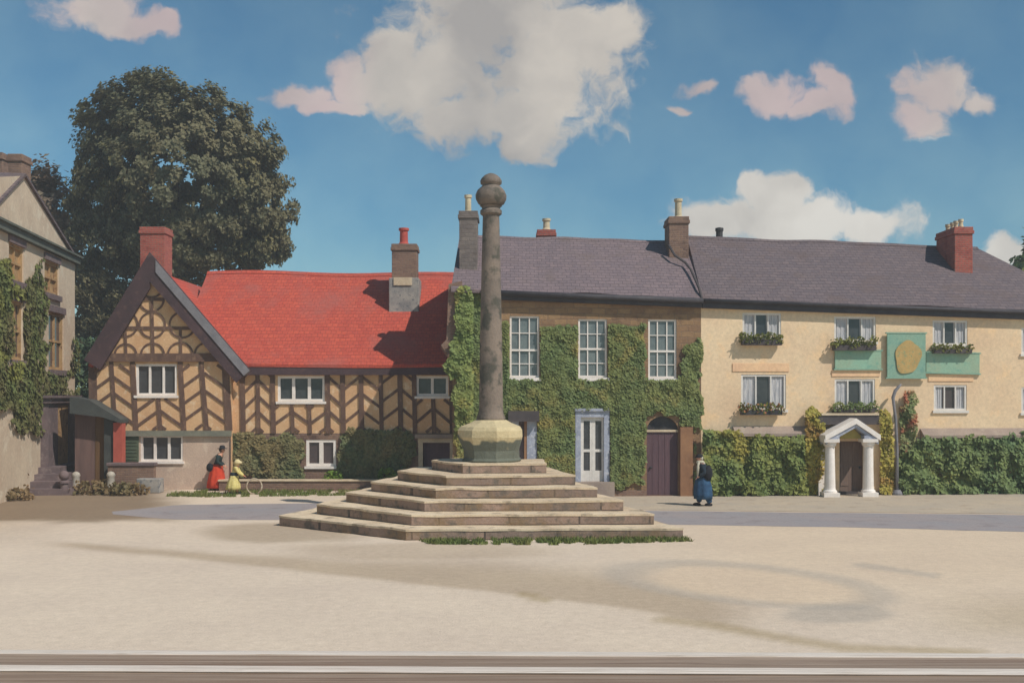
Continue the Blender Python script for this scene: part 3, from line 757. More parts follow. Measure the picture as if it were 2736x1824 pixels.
# main range roof with slightly sagging ridge
m = MB(); ye = 42.95; zE = CAM_H+(HY-973)*ye/F_PX; yr = 48.0
nseg = 14; xa = Fg.P(BR[0]-3.2, 0).x; xb = gp(1222, 43.2).x
xa0 = Fg.P(uap, 0).x
ptsE = []; ptsR = []
for i in range(nseg+1):
    t = i/nseg; x = xa+(xb-xa)*t
    s = .05*math.sin(t*9)+.04*math.sin(t*4+1)
    ptsE.append(Vector((x, ye, zE+.025*math.sin(t*7)))); ptsR.append(Vector((x, yr, CAM_H+(HY-731)*yr/F_PX+s)))
for i in range(nseg):
    m.poly([ptsE[i], ptsE[i+1], ptsR[i+1], ptsR[i]])
    bk = [Vector((p.x, 2*yr-ye, p.z)) for p in (ptsE[i], ptsE[i+1])]
    m.poly([ptsR[i], ptsR[i+1], bk[1], bk[0]])
    m.poly([ptsE[i]-Vector((0, 0, .12)), ptsE[i+1]-Vector((0, 0, .12)), ptsE[i+1], ptsE[i]])
    m.prism([ptsR[i]+Vector((0, -.14, -.08)), ptsR[i+1]+Vector((0, -.14, -.08)), ptsR[i+1]+Vector((0, 0, .07)), ptsR[i]+Vector((0, 0, .07))], (0, .14, -.14))
rr = m.build('roof', 'redtile', house)
m = MB(); m.box(Fg.P(BR[0]-.4, 0).x, xb+.05, ye+.02, ye+.24, zE-.42, zE-.1); m.build('eaves_board', 'bargeboard', rr)
# chimneys
p = at(407, 700, 44.8); chimney(house, (p.x, 44.8), 66/F_PX*44.8, 1.0, 7.2, CAM_H+(HY-606)*44.8/F_PX, 'redbrick', [], 'redpot', .5)
dC = 45.75; p = at(1079, 700, dC); k = dC/F_PX
ch = chimney(house, (p.x, dC+.12), 66*k, 1.0, 7.0, CAM_H+(HY-650)*k, 'brownbrick', [(-.06, .5)], 'redpot', 46*k, 14*k*.95)
m = MB(); m.box(p.x-40*k, p.x+40*k, dC, dC+1.3, 6.3, CAM_H+(HY-742)*k); m.build('chimney_base', 'greyrender', ch, bevel=.03)
m = MB(); m.box(p.x-27*k, p.x+22*k, dC-.05, dC+.1, CAM_H+(HY-762)*k, CAM_H+(HY-741)*k); m.build('flashing', 'creamstone', ch)

# ================================================================ IVY HOUSE AND INN (one line of fronts)
dL, dM, dR = 39.6, 40.2, 41.3
Fi = Facade(gp(1209, dL), gp(1873, dM)); Fn = Facade(gp(1873, dM), gp(2736, dR))
ih = thing('ivy_house', 'brown stone house with slate roof and three sash windows behind ivy, left of the inn', 'house', Fi.P(4.5, 0))
S1, S2, S3 = Fi.rect(1362, 1441, 844, 1008), Fi.rect(1545, 1622, 852, 1008), Fi.rect(1732, 1808, 853, 1010)
D1, D2, D3 = Fi.rect(1364, 1434, 1103, 1272), Fi.rect(1537, 1628, 1098, 1286), Fi.rect(1728, 1812, 1112, 1322)
D3 = (D3[0], D3[1], .02, D3[3]); D1 = (D1[0], D1[1], .35, D1[3])
zEl, zEr = Fi.Z(1186, 770), Fi.Z(1873, 803)
m = MB(); ui0, ui1 = 0.0, Fi.U(1873)
Fi.wall(m, ui0, ui1, 0, zEl, zEr, [S1, S2, S3, D1, D2, D3])
shell(m, Fi, ui0+.7, ui1, (zEl-.1, zEr-.1), 9.0, zEl+2.2); m.build('wall', 'stonewall', ih)
sash(Fi, ih, S1, Fi.Z(1400, 935)); sash(Fi, ih, S2, Fi.Z(1580, 932)); sash(Fi, ih, S3, Fi.Z(1770, 938))
# pale blue glazed door
def bx(F, name, mat, par, u0, u1, z0, z1, o0, o1):
    m = MB(); F.box(m, u0, u1, z0, z1, o0, o1); return m.build(name, mat, par)
a = D2; m = MB(); fw = .2
Fi.box(m, a[0], a[0]+fw, a[2], a[3], -.2, .05); Fi.box(m, a[1]-fw, a[1], a[2], a[3], -.2, .05); Fi.box(m, a[0]+fw, a[1]-fw, a[3]-.22, a[3], -.2, .045)
Fi.box(m, a[0]-.05, a[1]+.05, a[3]+.002, a[3]+.1, -.1, .12)
fr = m.build('door_surround', 'bluegrey', ih)
m = MB(); uc = (a[0]+a[1])/2; zi = a[3]-.22; st = .15
for (p0, p1) in ((a[0]+fw, uc-.003), (uc+.003, a[1]-fw)):
    Fi.box(m, p0, p0+st*.8, a[2], zi, -.16, -.08); Fi.box(m, p1-st*.5, p1, a[2], zi, -.16, -.08)
    for zz, hh in ((a[2], .4), ((a[2]+zi)/2-.1, .1), (zi-.14, .14)): Fi.box(m, p0+st*.8, p1-st*.5, zz, zz+hh, -.155, -.085)
m2 = m.build('door', 'whitepaintdim', fr)
bx(Fi, 'pane', 'glassdark', m2, a[0]+fw+.02, a[1]-fw-.02, a[2]+.2, zi-.05, -.14, -.12)
bx(Fi, 'doorstep', 'kerb', ih, a[0]-.15, a[1]+.15, 0, a[2]-.004, -.1, .3)
# left door half hidden by the plinth
a = D1; m = MB(); Fi.box(m, a[0], a[0]+.3, a[2], a[3], -.2, .02); Fi.box(m, a[1]-.36, a[1], a[2], a[3], -.2, .03); fr = m.build('door_surround', 'bluegrey', ih)
bx(Fi, 'door', 'darkdoor', fr, a[0]+.3, a[1]-.36, a[2], a[3], -.18, -.14)
bx(Fi, 'door_jamb', 'orangewood', fr, a[1]-.46, a[1]-.36, a[2], a[3]-.1, -.13, .015)
bx(Fi, 'door_hood', 'darklead', fr, a[0]-.1, a[1]+.06, a[3]-.3, a[3]+.08, -.05, .35)
# arched purple door
a = D3; zs = Fi.Z(1770, 1150); uc = (a[0]+a[1])/2; rad = (a[1]-a[0])/2; rz = a[3]-zs
m = MB()
for sgn in (-1, 1):
    pts = [(uc+sgn*rad, zs), (uc+sgn*rad, a[3])]+[(uc+sgn*rad*math.sin(R(x)), zs+rz*math.cos(R(x))) for x in range(0, 91, 10)][:-1]
    m.prism([Fi.P(p[0], p[1], .004) for p in pts], -Fi.n*.2)
m.build('arch_spandrel', 'stonewall', ih, fix=True)
m = MB(); Fi.box(m, a[0], a[1], a[2], zs-.05, -.16, -.1)
for k in range(1, 5):
    u = a[0]+(a[1]-a[0])*k/5; Fi.box(m, u-.012, u+.012, a[2]+.02, zs-.07, -.1, -.088)
dd = m.build('door', 'purpledoor', ih)
bx(Fi, 'transom', 'creamstone', dd, a[0], a[1], zs-.05, zs+.03, -.17, -.04)
m = MB(); m.prism([Fi.P(uc+rad*math.cos(R(x)), zs+.03+(rz-.03)*math.sin(R(x)), -.14) for x in range(0, 181, 15)], -Fi.n*.04); m.build('fanlight', 'iron', dd)
m = MB(); m.ball(Fi.P(a[0]+.16, 1.05, -.06), .045); m.build('door_knob', 'iron', dd)
bx(Fi, 'doorpost', 'orangewood', ih, Fi.U(1815), Fi.U(1848), 0, Fi.Z(1830, 1140), -.05, .2)
bx(Fi, 'plinth_course', 'brownbrick', ih, Fi.U(1440), Fi.U(1727), 0, .22, -.05, .07)
m = MB(); zq = Fi.Z(1190, 962); zt_ = Fi.Z(1190, 752)
m.prism([Fi.P(.35, zq, .07), Fi.P(-.12, zq+.1, .07), Fi.P(-.42, zq+.55, .07), Fi.P(-.22, zq+.75, .07), Fi.P(-.14, zt_-.1, .07), Fi.P(.35, zt_+.02, .07)], -Fi.n*2.5); m.build('gable_shoulder', 'brownbrick', ih, fix=True)
# roof
def pitched(name, mat, par, F, uL, uR, zl, zr, ridgeL, ridgeR, depth, over=.28, th=.12, hip=None):
    """ridgeL / ridgeR = (u, z) of the ridge ends at depth/2 behind the front"""
    m = MB(); eL, eR = F.P(uL, zl, over), F.P(uR, zr, over); rL = F.P(ridgeL[0], ridgeL[1], -depth/2); rR = F.P(ridgeR[0], ridgeR[1], -depth/2)
    bL, bR = F.P(uL, zl, -depth-over), F.P(uR, zr, -depth-over)
    n = 24
    for i in range(n):
        t0, t1 = i/n, (i+1)/n
        def wv(a, b, t, s): 
            p = a.lerp(b, t); p.z += (.025*math.sin(t*11+s)+.02*math.sin(t*23+s*2))*math.sin(math.pi*t); return p
        m.poly([wv(eL, eR, t0, 1), wv(eL, eR, t1, 1), wv(rL, rR, t1, 2), wv(rL, rR, t0, 2)])
        m.poly([wv(rL, rR, t0, 2), wv(rL, rR, t1, 2), wv(bL, bR, t1, 1), wv(bL, bR, t0, 1)])
        a, b = wv(rL, rR, t0, 2), wv(rL, rR, t1, 2)
        m.prism([a+Vector((0, -.13, -.06)), b+Vector((0, -.13, -.06)), b+Vector((0, 0, .06)), a+Vector((0, 0, .06))], (0, .13, -.12))
    m.poly([eR, bR, rR]); m.poly([bL, eL, rL])
    dz = Vector((0, 0, -th))
    m.poly([eL+dz, eR+dz, eR, eL]); m.poly([eL+dz, eR+dz, F.P(uR, zr-th, 0), F.P(uL, zl-th, 0)])
    m.poly([eL, rL, rL+dz, eL+dz]); m.poly([eR, rR, rR+dz, eR+dz])
    return m.build(name, mat, par)
def back_uz(F, px, py, depth): return F.uz(px, py, -depth/2)
zl = Fi.Z(1255, 771, .28); zrr = Fi.Z(1873, 796, .28)
rf = pitched('roof', 'slate', ih, Fi, Fi.U(1205), Fi.U(1877), zl, zrr, back_uz(Fi, 1228, 631, 9), back_uz(Fi, 1832, 647, 9), 9)
def gutterbar(F, uL, uR, zl, zr, par, r=.1, drop=.1):
    m = MB(); m.tube([F.P(uL, zl-drop, .3), F.P((uL+uR)/2, (zl+zr)/2-drop-.015, .3), F.P(uR, zr-drop, .3)], r, 10)
    g = m.build('gutter', 'gutter', par, smooth=True)
    m = MB(); m.prism([F.P(uL, zl-.34, .2), F.P(uR, zr-.34, .2), F.P(uR, zr-.12, .2), F.P(uL, zl-.12, .2)], -F.n*.19); m.build('fascia', 'gutter', par)
gutterbar(Fi, Fi.U(1285), Fi.U(1873), zl-.02, zrr, rf)
# chimneys of the ivy house
def stack(par, xl, xr, ytop, d, z0, mat, pots, dp=.9, potm='creampot', poth=50, potr=None):
    k = d/F_PX; c = at((xl+xr)/2, 700, d)
    return chimney(par, (c.x, d), (xr-xl)*k, dp, z0, CAM_H+(HY-ytop)*k, mat, [((p-(xl+xr)/2)*k, dp/2) for p in pots], potm, poth*k, (potr or 9)*k)
stack(ih, 1227, 1275, 563, 41.0, 5.5, 'greystack', [1249], 1.3, poth=50, potr=10)
stack(ih, 1788, 1840, 578, 43.2, 8.0, 'brownbrick', [1819], 1.3, poth=54, potr=11)
stack(ih, 1436, 1484, 613, 47.5, 7.5, 'redbrick', [1461], .9, poth=33, potr=11)
m = MB(); m.tube([at(1787, 655, 43.15), at(1803, 682, 42.6), at(1832, 702, 42.3), at(1846, 720, 41.7), at(1868, 770, 40.3), at(1876, 798, 39.9)], .05, 6); m.build('roof_seam', 'darklead', rf)

# ---------------- inn
inn = thing('inn', 'long cream rendered inn with grey slate roof, green sign boards and white pillared porch', 'inn', Fn.P(6, 0))
WU = [Fn.rect(1984, 2087, 836, 900), Fn.rect(2229, 2340, 846, 912), Fn.rect(2492, 2585, 856, 922)]
WL = [Fn.rect(1980, 2100, 1000, 1094), Fn.rect(2230, 2338, 1012, 1088), Fn.rect(2495, 2583, 1028, 1096)]
WX = [Fn.rect(2729, 2840, 876, 945), Fn.rect(2729, 2840, 1034, 1102)]
DN = Fn.rect(2243, 2308, 1178, 1318); DN = (DN[0], DN[1], .02, DN[3])
uR = Fn.U(2930); zl, zr = Fn.Z(1873, 803), Fn.Z(2930, 838)
m = MB(); Fn.wall(m, 0.003, uR, 0, zl, zr, WU+WL+WX+[DN]); shell(m, Fn, 0.003, uR, (zl, zr), 9); m.build('wall', 'innwall', inn)
rin = pitched('roof', 'slatedark', inn, Fn, -.02, uR+.3, Fn.Z(1873, 797, .28), Fn.Z(2930, 836, .28), back_uz(Fn, 1836, 633, 9), back_uz(Fn, 2612, 663, 9), 9)
gutterbar(Fn, .02, uR+.3, Fn.Z(1873, 797, .28), Fn.Z(2930, 836, .28), rin, .07, .07)
def inn_window(rc, dark='glassdark', pale=.28, lights=3):
    u0, u1, z0, z1 = rc; w = casement(Fn, inn, rc, 2 if lights == 2 else 3, dark, .075, .05, True, 'whitepaintdim')
    for s in (0, 1):
        m = MB(); wd = (u1-u0)*pale; n = 7
        b = u0+.06 if s == 0 else u1-.06-wd
        for k in range(n):
            ua, ub = b+wd*k/n, b+wd*(k+1)/n; dz = .0
            # drawn back towards the bottom
            sh = (wd*.25 if s == 0 else -wd*.25)
            o = -.095+.012*(k % 2)
            m.prism([Fn.P(ua-(sh*0), z0+.06, o), Fn.P(ub, z0+.06, o), Fn.P(ub, z1-.06, o), Fn.P(ua, z1-.06, o)], -Fn.n*.004)
        m.build('curtain', 'curtain', w)
    return w
for r_ in WU+WL[:2]: inn_window(r_, 'glassdark', .33)
inn_window(WL[2], 'glassplum', .24)
for r_ in WX: inn_window(r_)
# painted lintel bands above the windows
for (x0, x1, y0, y1) in ((1957, 2108, 971, 992), (2222, 2350, 988, 1005), (2480, 2600, 1000, 1018)):
    a = Fn.rect(x0, x1, y0, y1); bx(Fn, 'lintel', 'innband', inn, *a, -.02, .03)
# projecting stone ledges above the hedges
for (x0, x1, y0, y1) in ((1958, 2152, 1138, 1164), (2458, 2900, 1143, 1168)):
    a = Fn.rect(x0, x1, y0, y1); m = MB()
    m.prism([Fn.P(a[0], a[2], .0), Fn.P(a[0], a[2], .34), Fn.P(a[0], a[2]+.1, .34), Fn.P(a[0], a[3], .0)], Fn.u*(a[1]-a[0])); m.build('ledge', 'mauveledge', inn)
bx(Fn, 'plinth_course', 'darklead', inn, .02, uR, 0, .12, -.05, .04)
# chimney, vent
k = 43.6/F_PX; cxx = at(2575, 650, 43.6)
chimney(inn, (cxx.x, 43.6), 48*k, 1.9, 7.5, CAM_H+(HY-606)*k, 'redbrick', [(0, .28), (-.02, .72), (.02, 1.16), (0, 1.6)], 'creampot', 22*k*1.05, .1)
m = MB(); c = at(1922, 640, 45.0); m.lathe([(.14, 9.6), (.14, c.z+.35), (.17, c.z+.35), (.17, c.z+.47), (.05, c.z+.5)], (c.x, 45.0, 0), 10); m.build('vent_pipe', 'iron', rin)
# porch
po = MB(); OP = 1.0
uA, uB = Fn.U(2212, .9), Fn.U(2240, .9); uC, uD = Fn.U(2312, .9), Fn.U(2352, .9)
zc = Fn.Z(2280, 1172, .9)
def col_lathe(mb, u, r):
    p = Fn.P(u, 0, .78)
    mb.box(p.x-r*1.45, p.x+r*1.45, p.y-r*1.45, p.y+r*1.45, 0, .16)
    mb.lathe([(r*1.3, .16), (r*1.3, .22), (r*1.05, .27), (r, .35), (r*.86, zc-.35), (r*.86, zc-.28), (r*1.1, zc-.25), (r*1.25, zc-.12)], (p.x, p.y, 0), 20)
    mb.box(p.x-r*1.4, p.x+r*1.4, p.y-r*1.4, p.y+r*1.4, zc-.12, zc)
for u in (uA+.12, uC+.16):
    m = MB(); col_lathe(m, u, .2); m.build('porch_column', 'whitepaint', inn)
for u in (uA-.02, uD-.12):
    m = MB(); Fn.box(m, u-.1, u+.12, 0, zc, .02, .3); m.build('pilaster', 'whitepaint', inn)
uP0, uP1 = Fn.U(2204, 1.0), Fn.U(2352, 1.0); uPm = Fn.U(2287, 1.0); zA = Fn.Z(2287, 1117, 1.0); zB = Fn.Z(2208, 1162, 1.0)
m = MB()
for (ua, ub) in ((uP0, uPm), (uPm, uP1)):
    a0 = (ua, zB if ua == uP0 else zA); b0 = (ub, zA if ub == uPm else zB)
    m.prism([Fn.P(a0[0], a0[1], 1.05), Fn.P(b0[0], b0[1], 1.05), Fn.P(b0[0], b0[1]-.2, 1.05), Fn.P(a0[0], a0[1]-.2, 1.05)], -Fn.n*1.05)
pd = m.build('porch_pediment', 'whitepaint', inn)
m = MB()
for (ua, ub) in ((uP0+.05, uPm), (uPm, uP1-.05)):
    a0 = (ua, (zB if ua < uPm-.01 else zA)-.201); b0 = (ub, (zA if abs(ub-uPm) < .01 else zB)-.201)
    m.prism([Fn.P(a0[0], a0[1], .98), Fn.P(b0[0], b0[1], .98), Fn.P(b0[0], b0[1]-.14, .98), Fn.P(a0[0], a0[1]-.14, .98)], -Fn.n*.9)
m.build('raking_moulding', 'bluegrey', pd)
m = MB(); m.prism([Fn.P(uP0+.45, zc+.0, .7), Fn.P(uP1-.5, zc+.0, .7), Fn.P(uPm, zA-.34, .7)], -Fn.n*.1); m.build('tympanum', 'stucco_gold', pd)
for (ua, ub) in ((uP0+.03, uP0+.55), (uP1-.6, uP1-.03)):
    m = MB(); Fn.box(m, ua, ub, zc+.002, zc+.13, .02, 1.0); m.build('entablature', 'bluegrey', pd)
a = DN; m = MB(); Fn.box(m, a[0], a[1], a[2], a[3], -.2, -.12)
for k_ in range(2):
    for zz, hh in ((.3, .7), (1.15, .75)):
        w_ = (a[1]-a[0])/2; Fn.box(m, a[0]+w_*k_+.08, a[0]+w_*(k_+1)-.08, a[2]+zz, a[2]+zz+hh, -.13, -.1)
dn = m.build('door', 'browndoor', inn); m = MB(); m.ball(Fn.P(a[1]-.12, 1.0, -.08), .045); m.build('door_knob', 'iron', dn)
a = Fn.rect(2190, 2352, 1105, 1134, .5); m = MB(); Fn.box(m, a[0], a[1], a[2], a[3]-.06, .01, .4); cn = m.build('canopy_slab', 'darklead', inn)
m = MB(); Fn.box(m, a[0]+.1, a[1]-.02, a[3]-.058, a[3]+.02, .01, .44); m.build('canopy_edge', 'creamstone', cn)
# signs
def sign(name, label, x0, x1, y0, y1, mat, tilt=0, o=.09):
    a = Fn.rect(x0, x1, y0, y1); t = thing(name, label, 'sign', Fn.P((a[0]+a[1])/2, a[2], o))
    m = MB(); m.prism([Fn.P(a[0], a[2], o), Fn.P(a[1], a[2]-tilt, o), Fn.P(a[1], a[3]-tilt, o), Fn.P(a[0], a[3], o)], -Fn.n*.06); m.build('board', mat, t)
    m = MB(); e = .05
    m.prism([Fn.P(a[0]-e, a[3]+.001, o+.015), Fn.P(a[1]+e, a[3]-tilt+.001, o+.015), Fn.P(a[1]+e, a[3]-tilt+e, o+.015), Fn.P(a[0]-e, a[3]+e, o+.015)], -Fn.n*.1)
    m.build('moulding', 'signteal', t); m = MB()
    m.prism([Fn.P(a[0]-e, a[2]-e, o+.015), Fn.P(a[1]+e, a[2]-tilt-e, o+.015), Fn.P(a[1]+e, a[2]-tilt-.001, o+.015), Fn.P(a[0]-e, a[2]-.001, o+.015)], -Fn.n*.1)
    m.build('moulding', 'signteal', t)
    return t, a
sign('sign_board', 'blank long green sign board on inn wall, left of the square picture sign', 2229, 2352, 938, 985, 'signgreen')
sign('sign_board', 'blank long green sign board on inn wall, right of the square picture sign', 2472, 2614, 942, 994, 'signgreen', .05)
t, a = sign('picture_sign', 'square teal picture sign with round ochre shape, in middle of inn front', 2366, 2468, 892, 1008, 'signteal', 0, .16)
m = MB(); uc, zc2 = Fn.uz(2420, 954); pts = []
for i in range(40):
    an = 2*math.pi*i/40; rx, rz_ = .5, .62
    k = 1+.05*math.sin(3*an+1)+.05*math.sin(5*an)
    pts.append(Fn.P(uc+rx*k*math.cos(an)+.05*math.sin(an), zc2+rz_*k*math.sin(an), .2))
m.prism(pts, -Fn.n*.045); m.build('painted_emblem', 'signochre', t)
# window boxes
def window_box(x0, x1, y0, y1, label, mat='boxleaf', flowers=False, n=420):
    a = Fn.rect(x0, x1, y0, y1, .2); t = thing('window_box', label, 'window box', Fn.P((a[0]+a[1])/2, a[2], .2), 'window boxes on the inn front')
    zt = a[2]+(a[3]-a[2])*.35
    m = MB(); Fn.box(m, a[0]+.06, a[1]-.06, a[2], zt, .0+.075, .3); m.build('trough', 'darklead' if not flowers else 'iron', t)
    m = MB(); pts = []
    for i in range(n):
        u = random.uniform(a[0], a[1]); hgt = (a[3]-zt)*(.75+.5*fnoise(u, 0, .18, x0*.01))
        pts.append(Fn.P(u+random.uniform(-.03, .03), zt-.12+random.random()**.8*(hgt+.12), random.uniform(.06, .36)))
    leaves_in(m, pts, .11); m.build('foliage', mat, t)
    if flowers:
        m = MB(); leaves_in(m, [p+Vector((0, -.05, .03)) for p in pts[::4]], .1); m.build('blossom', 'flowers', t)
window_box(1978, 2092, 884, 922, 'window box of grey-green plants below the upper inn window nearest the ivy house', 'boxleaf')
window_box(2222, 2343, 896, 936, 'window box of thick green plants just above the left long green sign board')
window_box(2490, 2598, 912, 944, 'window box with thin plants just above the right long green sign board', n=260)
window_box(1976, 2092, 1072, 1108, 'window box with pink and cream flowers below a lower inn window', 'boxleaf', True, 300)
window_box(2224, 2344, 1070, 1101, 'window box of dark green plants directly above the white porch', 'hedgedark')

# ================================================================ LEFT HOUSE
PL0, PL1 = gp(0, 37.4), gp(200, 47.0)
Fl = Facade(PL0, PL1)
lh = thing('gabled_house', 'tall pale gabled house covered in ivy at left edge of the square', 'house', Fl.P(4, 0))
def lrect(x0, x1, y0, y1):
    xm = (x0+x1)/2; return (Fl.U(x0), Fl.U(x1), Fl.Z(xm, y1), Fl.Z(xm, y0))
LW = [lrect(24, 63, 655, 752), lrect(119, 157, 700, 786), lrect(30, 60, 806, 962), lrect(130, 170, 836, 988)]
LD = lrect(134, 162, 1082, 1238)
uL0 = Fl.U(-260); uL1 = Fl.len; zcor = Fl.Z(200, 697); uap2, zap2 = Fl.uz(62, 470)
m = MB(); Fl.wall(m, uL0, uL1, 0, zcor, zcor, LW+[LD]); m.poly([Fl.P(uL0, zcor), Fl.P(uL1, zcor), Fl.P(uap2, zap2)])
shell(m, Fl, uL0, uL1, zcor, 12); m.build('wall', 'leftwall', lh)
m = MB(); Fl.box(m, uL0-.2, uL1+.15, zcor-.14, zcor+.12, -.1, .2); Fl.box(m, uL0-.2, uL1+.2, zcor+.122, zcor+.2, -.1, .3); m.build('cornice', 'cornice', lh)
m = MB()
zl0 = zap2-(uap2-uL0)*.52
for (b) in ((uL0-.4, zl0-.2), (uL1+.2, zcor+.12)): slab(m, Fl, (uap2, zap2+.1), b, .1, -12.3, .1)
lr = m.build('roof', 'slatedark', lh)
for (xa, xb, yt_, dd_) in ((22, 58, 411, -.6), (-30, 6, 407, -2.2)):
    u, z = Fl.uz((xa+xb)/2, 470, dd_); p = Fl.P(u, 0, dd_); kk = p.y/F_PX
    chimney(lh, (p.x, p.y), (xb-xa)*kk, .8, 9.5, CAM_H+(HY-yt_)*kk, 'brownbrick', [], 'redpot', .4)
for i, r_ in enumerate(LW):
    u0, u1, z0, z1 = r_; m = MB(); fw = .12
    Fl.box(m, u0, u0+fw, z0, z1, -.2, -.05); Fl.box(m, u1-fw, u1, z0, z1, -.2, -.05); Fl.box(m, u0+fw, u1-fw, z0, z0+fw, -.2, -.054); Fl.box(m, u0+fw, u1-fw, z1-fw, z1, -.2, -.054)
    zz = (z0+z1)/2; Fl.box(m, u0+fw, u1-fw, zz-.04, zz+.04, -.2, -.06); uu_ = (u0+u1)/2; Fl.box(m, uu_-.03, uu_+.03, z0+fw, z1-fw, -.2, -.066)
    w_ = m.build('window', 'ochre', lh)
    bx(Fl, 'pane', 'ochre' if i in (0, 1) else 'glassplum', w_, u0+.08, u1-.08, z0+.08, z1-.08, -.19, -.15)
    bx(Fl, 'sill', 'darkdoor', w_, u0-.1, u1+.1, z0-.22, z0-.003, -.18, .12)
    bx(Fl, 'lintel', 'darkdoor', w_, u0-.1, u1+.1, z1+.003, z1+.26, -.1, .08)
# doorway with heavy stone surround and steps
a = LD; so_ = lrect(108, 182, 1056, 1250); m = MB()
Fl.box(m, so_[0], a[0], 0, so_[3]-.3, -.1, .3); Fl.box(m, a[1], so_[1], 0, so_[3]-.3, -.1, .3); Fl.box(m, a[0], a[1], a[3], so_[3]-.3, -.1, .295)
Fl.box(m, so_[0]-.1, so_[1]+.1, so_[3]-.298, so_[3]-.1, -.1, .42); Fl.box(m, so_[0]-.2, so_[1]+.2, so_[3]-.098, so_[3], -.1, .52)
ds = m.build('door_surround', 'darkdoor', lh)
bx(Fl, 'door', 'ochre', ds, a[0]+.003, a[1]-.003, a[2], a[3]-.003, .2, .285)
m = MB(); zt = a[2]
for k_ in range(4):
    z1 = zt-.004-k_*zt/4; Fl.box(m, so_[0]-.3-.5*k_, so_[1]+.25+.12*k_, 0, z1, .0, .8+.3*k_)
m.build('doorstep', 'darkdoor', lh)
bpos = Fl.P(so_[0]-1.6, 0, 1.3)
t = thing('ball_finial', 'small dark stone ball on a short post beside the left house steps', 'finial', (bpos.x, bpos.y, 0))
m = MB(); m.lathe([(.14, 0), (.14, .42), (.2, .44), (.2, .5), (.08, .55)], (bpos.x, bpos.y, 0), 14); m.build('post', 'darkdoor', t)
m = MB(); m.ball((bpos.x, bpos.y, .72), .19); m.build('ball', 'darkdoor', t, smooth=True)
ivy('ivy', Fl, [[(-30, 700), (20, 690), (70, 760), (95, 715), (115, 690), (118, 790), (120, 900), (125, 990), (178, 1000), (204, 900), (206, 1250), (184, 1250), (184, 1060), (104, 1060), (100, 1165), (60, 1160), (10, 1125), (-30, 1095)]],
    6000, .2, 'ivydark', 'green ivy climbing between the tall windows of the left gabled house', LW+[so_], edge=20, out=(.03, .16), base=Fl.P(3, 0), thin=.12)

# ---------------- cart shed between the two houses
dS = 42.4; sh = thing('cart_shed', 'small open shed with sloping dark roof, boarded doors and red post', 'shed', gp(260, dS))
Fs = Facade(gp(196, dS), gp(336, dS)); z1, z2 = Fs.Z(205, 1075), Fs.Z(335, 1122)
m = MB(); m.prism([Fs.P(.06, Fs.Z(200, 1060, .5), .5), Fs.P(Fs.U(250), Fs.Z(250, 1068, .5), .5), Fs.P(Fs.U(334), Fs.Z(334, 1120, .5), .5), Fs.P(Fs.U(334), Fs.Z(334, 1130, .5), .5), Fs.P(Fs.U(285), Fs.Z(285, 1114, .5), .5), Fs.P(.06, Fs.Z(200, 1104, .5), .5)], -Fs.n*1.4); m.build('roof', 'shedroof', sh)
bx(Fs, 'door', 'shedpurple', sh, Fs.U(200), Fs.U(254), 0, Fs.Z(230, 1104), -.1, 0); bx(Fs, 'side_door', 'shedbrown', sh, Fs.U(255), Fs.U(282), 0, Fs.Z(270, 1108), -.1, .02)
bx(Fs, 'post', 'shedroof', sh, Fs.U(283), Fs.U(307), 0, Fs.Z(295, 1118), -.2, .2); bx(Fs, 'red_post', 'redpost', sh, Fs.U(310), Fs.U(333), 0, Fs.Z(320, 1128), -.1, .3)
# low brick wall, mounting block, bollard
dB = 41.7; c = gp(348, dB); zt = CAM_H-(1236-HY)*dB/F_PX
t = thing('garden_wall', 'low dark red brick wall below the green shutter of the timbered house', 'wall', (c.x, dB, 0))
m = MB(); x0, x1 = gp(288, dB).x, gp(410, dB).x; m.box(x0, x1, dB, dB+.3, 0, zt-.12); m.build('brickwork', 'brownbrick', t)
m = MB(); m.box(x0-.05, x1+.05, dB-.05, dB+.35, zt-.12, zt); m.build('coping', 'darkdoor', t, bevel=.02)
dB = 41.3; c = gp(392, dB); t = thing('mounting_block', 'stepped grey stone mounting block at the end of the low brick wall', 'mounting block', (c.x, dB, 0))
m = MB(); m.box(c.x-.4, c.x+.5, dB, dB+.5, 0, .55); m.build('block', 'greyrender', t, bevel=.03)
m = MB(); m.box(c.x-.7, c.x-.403, dB, dB+.5, 0, .28); m.build('step', 'greyrender', t, bevel=.03)
for (px, d_, hh, lab) in ((296, 41.0, .85, 'pale stone bollard standing in the scrub before the shed red post'), (203, 41.6, .8, 'pale stone bollard close to the steps of the left gabled house')):
    c = gp(px, d_); m = MB(); m.lathe([(.2, 0), (.2, .1), (.16, .16), (.14, hh-.2), (.17, hh-.15), (.13, hh-.05), (.04, hh)], (c.x, c.y, 0), 14)
    tag(m.build('bollard', 'palestone', origin=(c.x, c.y, 0), smooth=True), lab, 'bollard', 'stone bollards')
# garden wall before the range
dW = 42.2; xa, xb = gp(585, dW).x, gp(1085, dW).x; t = thing('garden_wall', 'long low brown wall with pale stone coping before the timbered house', 'wall', ((xa+xb)/2, dW, 0))
zt = CAM_H-(1281-HY)*dW/F_PX
m = MB(); m.box(xa, xb, dW, dW+.3, 0, zt-.07); m.build('brickwork', 'brownbrick', t); m = MB(); m.box(xa-.04, xb+.04, dW-.05, dW+.36, zt-.068, zt); m.build('coping', 'creamstone', t, bevel=.015)
